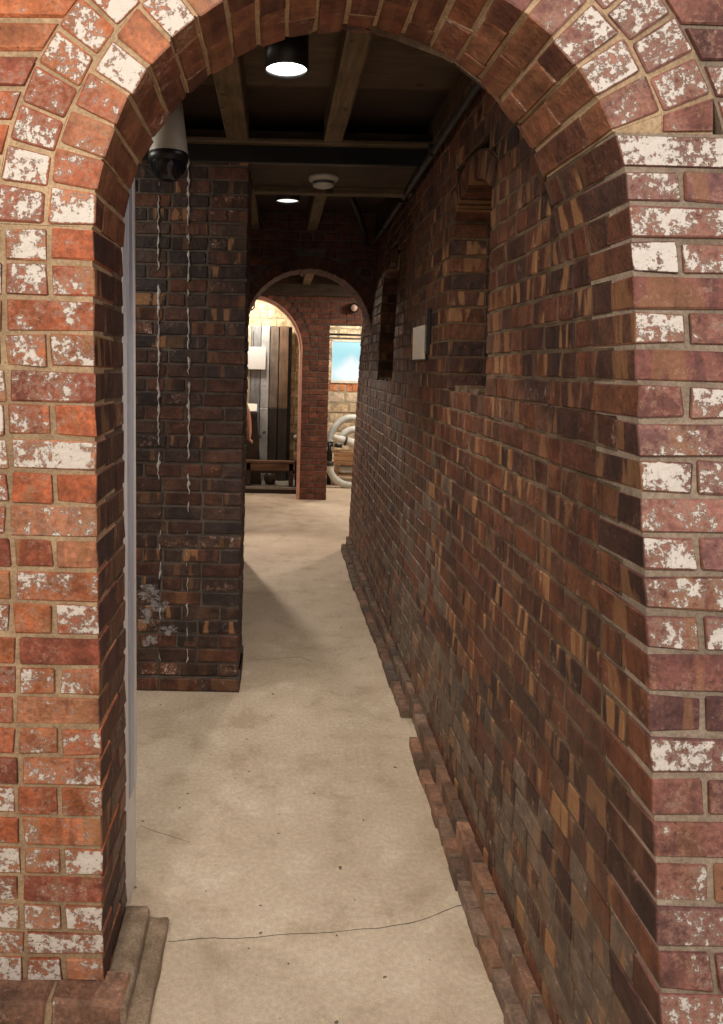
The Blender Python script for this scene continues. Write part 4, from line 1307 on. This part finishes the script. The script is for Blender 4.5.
for sx in (-1, 1):
    shl = node(P(sx * 0.17, 0, 1.42), 0.062, ut)
    if sx == 1:   # the arm that shows: it hangs past the pier's edge
        el_p, wr_p, pa_p = Vector((-0.358, 8.50, 1.20)), Vector((-0.316, 8.49, 0.955)), Vector((-0.306, 8.49, 0.890))
    else:
        el_p, wr_p, pa_p = P(-0.24, -0.02, 1.15), P(-0.25, 0.08, 0.92), P(-0.25, 0.10, 0.86)
    el = node(el_p, 0.056, shl); mid = node(el_p.lerp(wr_p, 0.35), 0.064, el); wr = node(wr_p, 0.046, mid); pa = node(pa_p, 0.052, wr)
    dn = (pa_p - wr_p).normalized(); side = Vector((0, 1, 0)) if sx == 1 else Vector((1, 0, 0))
    out = dn.cross(side)
    for q, (o_, ln) in enumerate(((-0.030, .040), (-0.010, .050), (0.011, .046), (0.030, .036))):
        b0 = node(pa_p + dn * 0.035 + side * o_, 0.0135, pa)
        b1 = node(pa_p + dn * (0.035 + ln * .55) + side * o_ * 1.05 + out * 0.012, 0.0125, b0)
        node(pa_p + dn * (0.035 + ln) + side * o_ * 1.0 + out * 0.036, 0.0105, b1)
    b0 = node(wr_p.lerp(pa_p, .6) + side * 0.040, 0.0115, pa); node(wr_p.lerp(pa_p, .6) + side * 0.056 + dn * 0.05, 0.0095, b0)
for sx in (-1, 1):
    hp = node(P(sx * 0.09, 0, 0.90), 0.095, pel); kn = node(P(sx * 0.11, 0.02, 0.50), 0.060, hp); cf = node(P(sx * 0.115, -0.01, 0.34), 0.056, kn)
    an = node(P(sx * 0.12, 0, 0.09), 0.036, cf); node(P(sx * 0.13, 0.11, 0.045), 0.034, an)
skin('body', V, E, RD, M_SKIN, pe)
# clothes
skin('shirt', [P(0, 0, .96), P(0, 0, 1.12), P(0, .01, 1.30), P(0, 0, 1.42), P(0, .01, 1.47), P(-.18, 0, 1.42), P(-.225, 0, 1.24), P(.18, 0, 1.42), P(.175, 0.0, 1.40).lerp(Vector((-0.358, 8.50, 1.20)), .62)],
     [(0, 1), (1, 2), (2, 3), (3, 4), (3, 5), (5, 6), (3, 7), (7, 8)], [0.135, 0.125, 0.14, 0.105, 0.06, 0.075, 0.062, 0.075, 0.062], M_SHIRT, pe)
skin('trousers', [P(0, 0, 1.0), P(0, 0, .92), P(-.09, 0, .88), P(-.11, .02, .5), P(-.12, 0, .10), P(.09, 0, .88), P(.11, .02, .5), P(.12, 0, .10)],
     [(0, 1), (1, 2), (2, 3), (3, 4), (1, 5), (5, 6), (6, 7)], [0.125, 0.125, 0.105, 0.075, 0.062, 0.105, 0.075, 0.062], M_TROU, pe)
for sx in (-1, 1):
    m = MB(); v = []; f = []
    prof = [(-0.07, .036, .075), (-0.03, .042, .085), (0.04, .044, .080), (0.11, .050, .058), (0.17, .046, .045), (0.205, .024, .034)]
    for (yy, hw, hh) in prof:
        for (a, b) in ((-1, 0), (-1, .55), (-.6, 1), (.6, 1), (1, .55), (1, 0)):
            v.append(P(sx * 0.12 + a * hw, yy, 0.001 + b * hh))
    for i in range(len(prof) - 1):
        for j in range(6):
            j2 = (j + 1) % 6; f.append([i * 6 + j, i * 6 + j2, i * 6 + 6 + j2, i * 6 + 6 + j])
    f += [[0, 1, 2, 3, 4, 5][::-1], [30, 31, 32, 33, 34, 35]]
    m.add(v, f, 0, False).build('shoe', M_WHITE, pe)
# hair, eyes, nose, mouth, ears
hc = P(0, 0.03, 1.675)
m = MB()
m.lathe([(0.0005, 0.098), (0.05, 0.088), (0.085, 0.055), (0.097, 0.012), (0.092, -0.03)], 20, hc + Vector((0, 0, 0.005)) - (P(0, 1, 0) - P(0, 0, 0)) * 0.014).build('hair', M_HAIR, pe)
for sx in (-1, 1):
    e = P(sx * 0.032, 0.112, 1.655)
    MB().lathe([(0.0005, 0.010), (0.008, 0.006), (0.010, 0), (0.008, -0.006), (0.0005, -0.010)], 12, e).build('eye', M_BLACK, pe)
    e = P(sx * 0.090, 0.03, 1.645)
    MB().lathe([(0.0005, 0.03), (0.010, 0.02), (0.014, 0.005), (0.009, -0.02), (0.0005, -0.028)], 10, e).build('ear', M_SKIN, pe)
MB().tube([P(0, .115, 1.655), P(0, .128, 1.63), P(0, .122, 1.618)], [0.006, 0.012, 0.008], 10).build('nose', M_SKIN, pe)
MB().tube([P(-.022, .104, 1.592), P(0, .112, 1.592), P(.022, .104, 1.592)], 0.006, 8).build('mouth', plain('lips', (0.40, 0.13, 0.11), 0.5, bmp=0), pe)
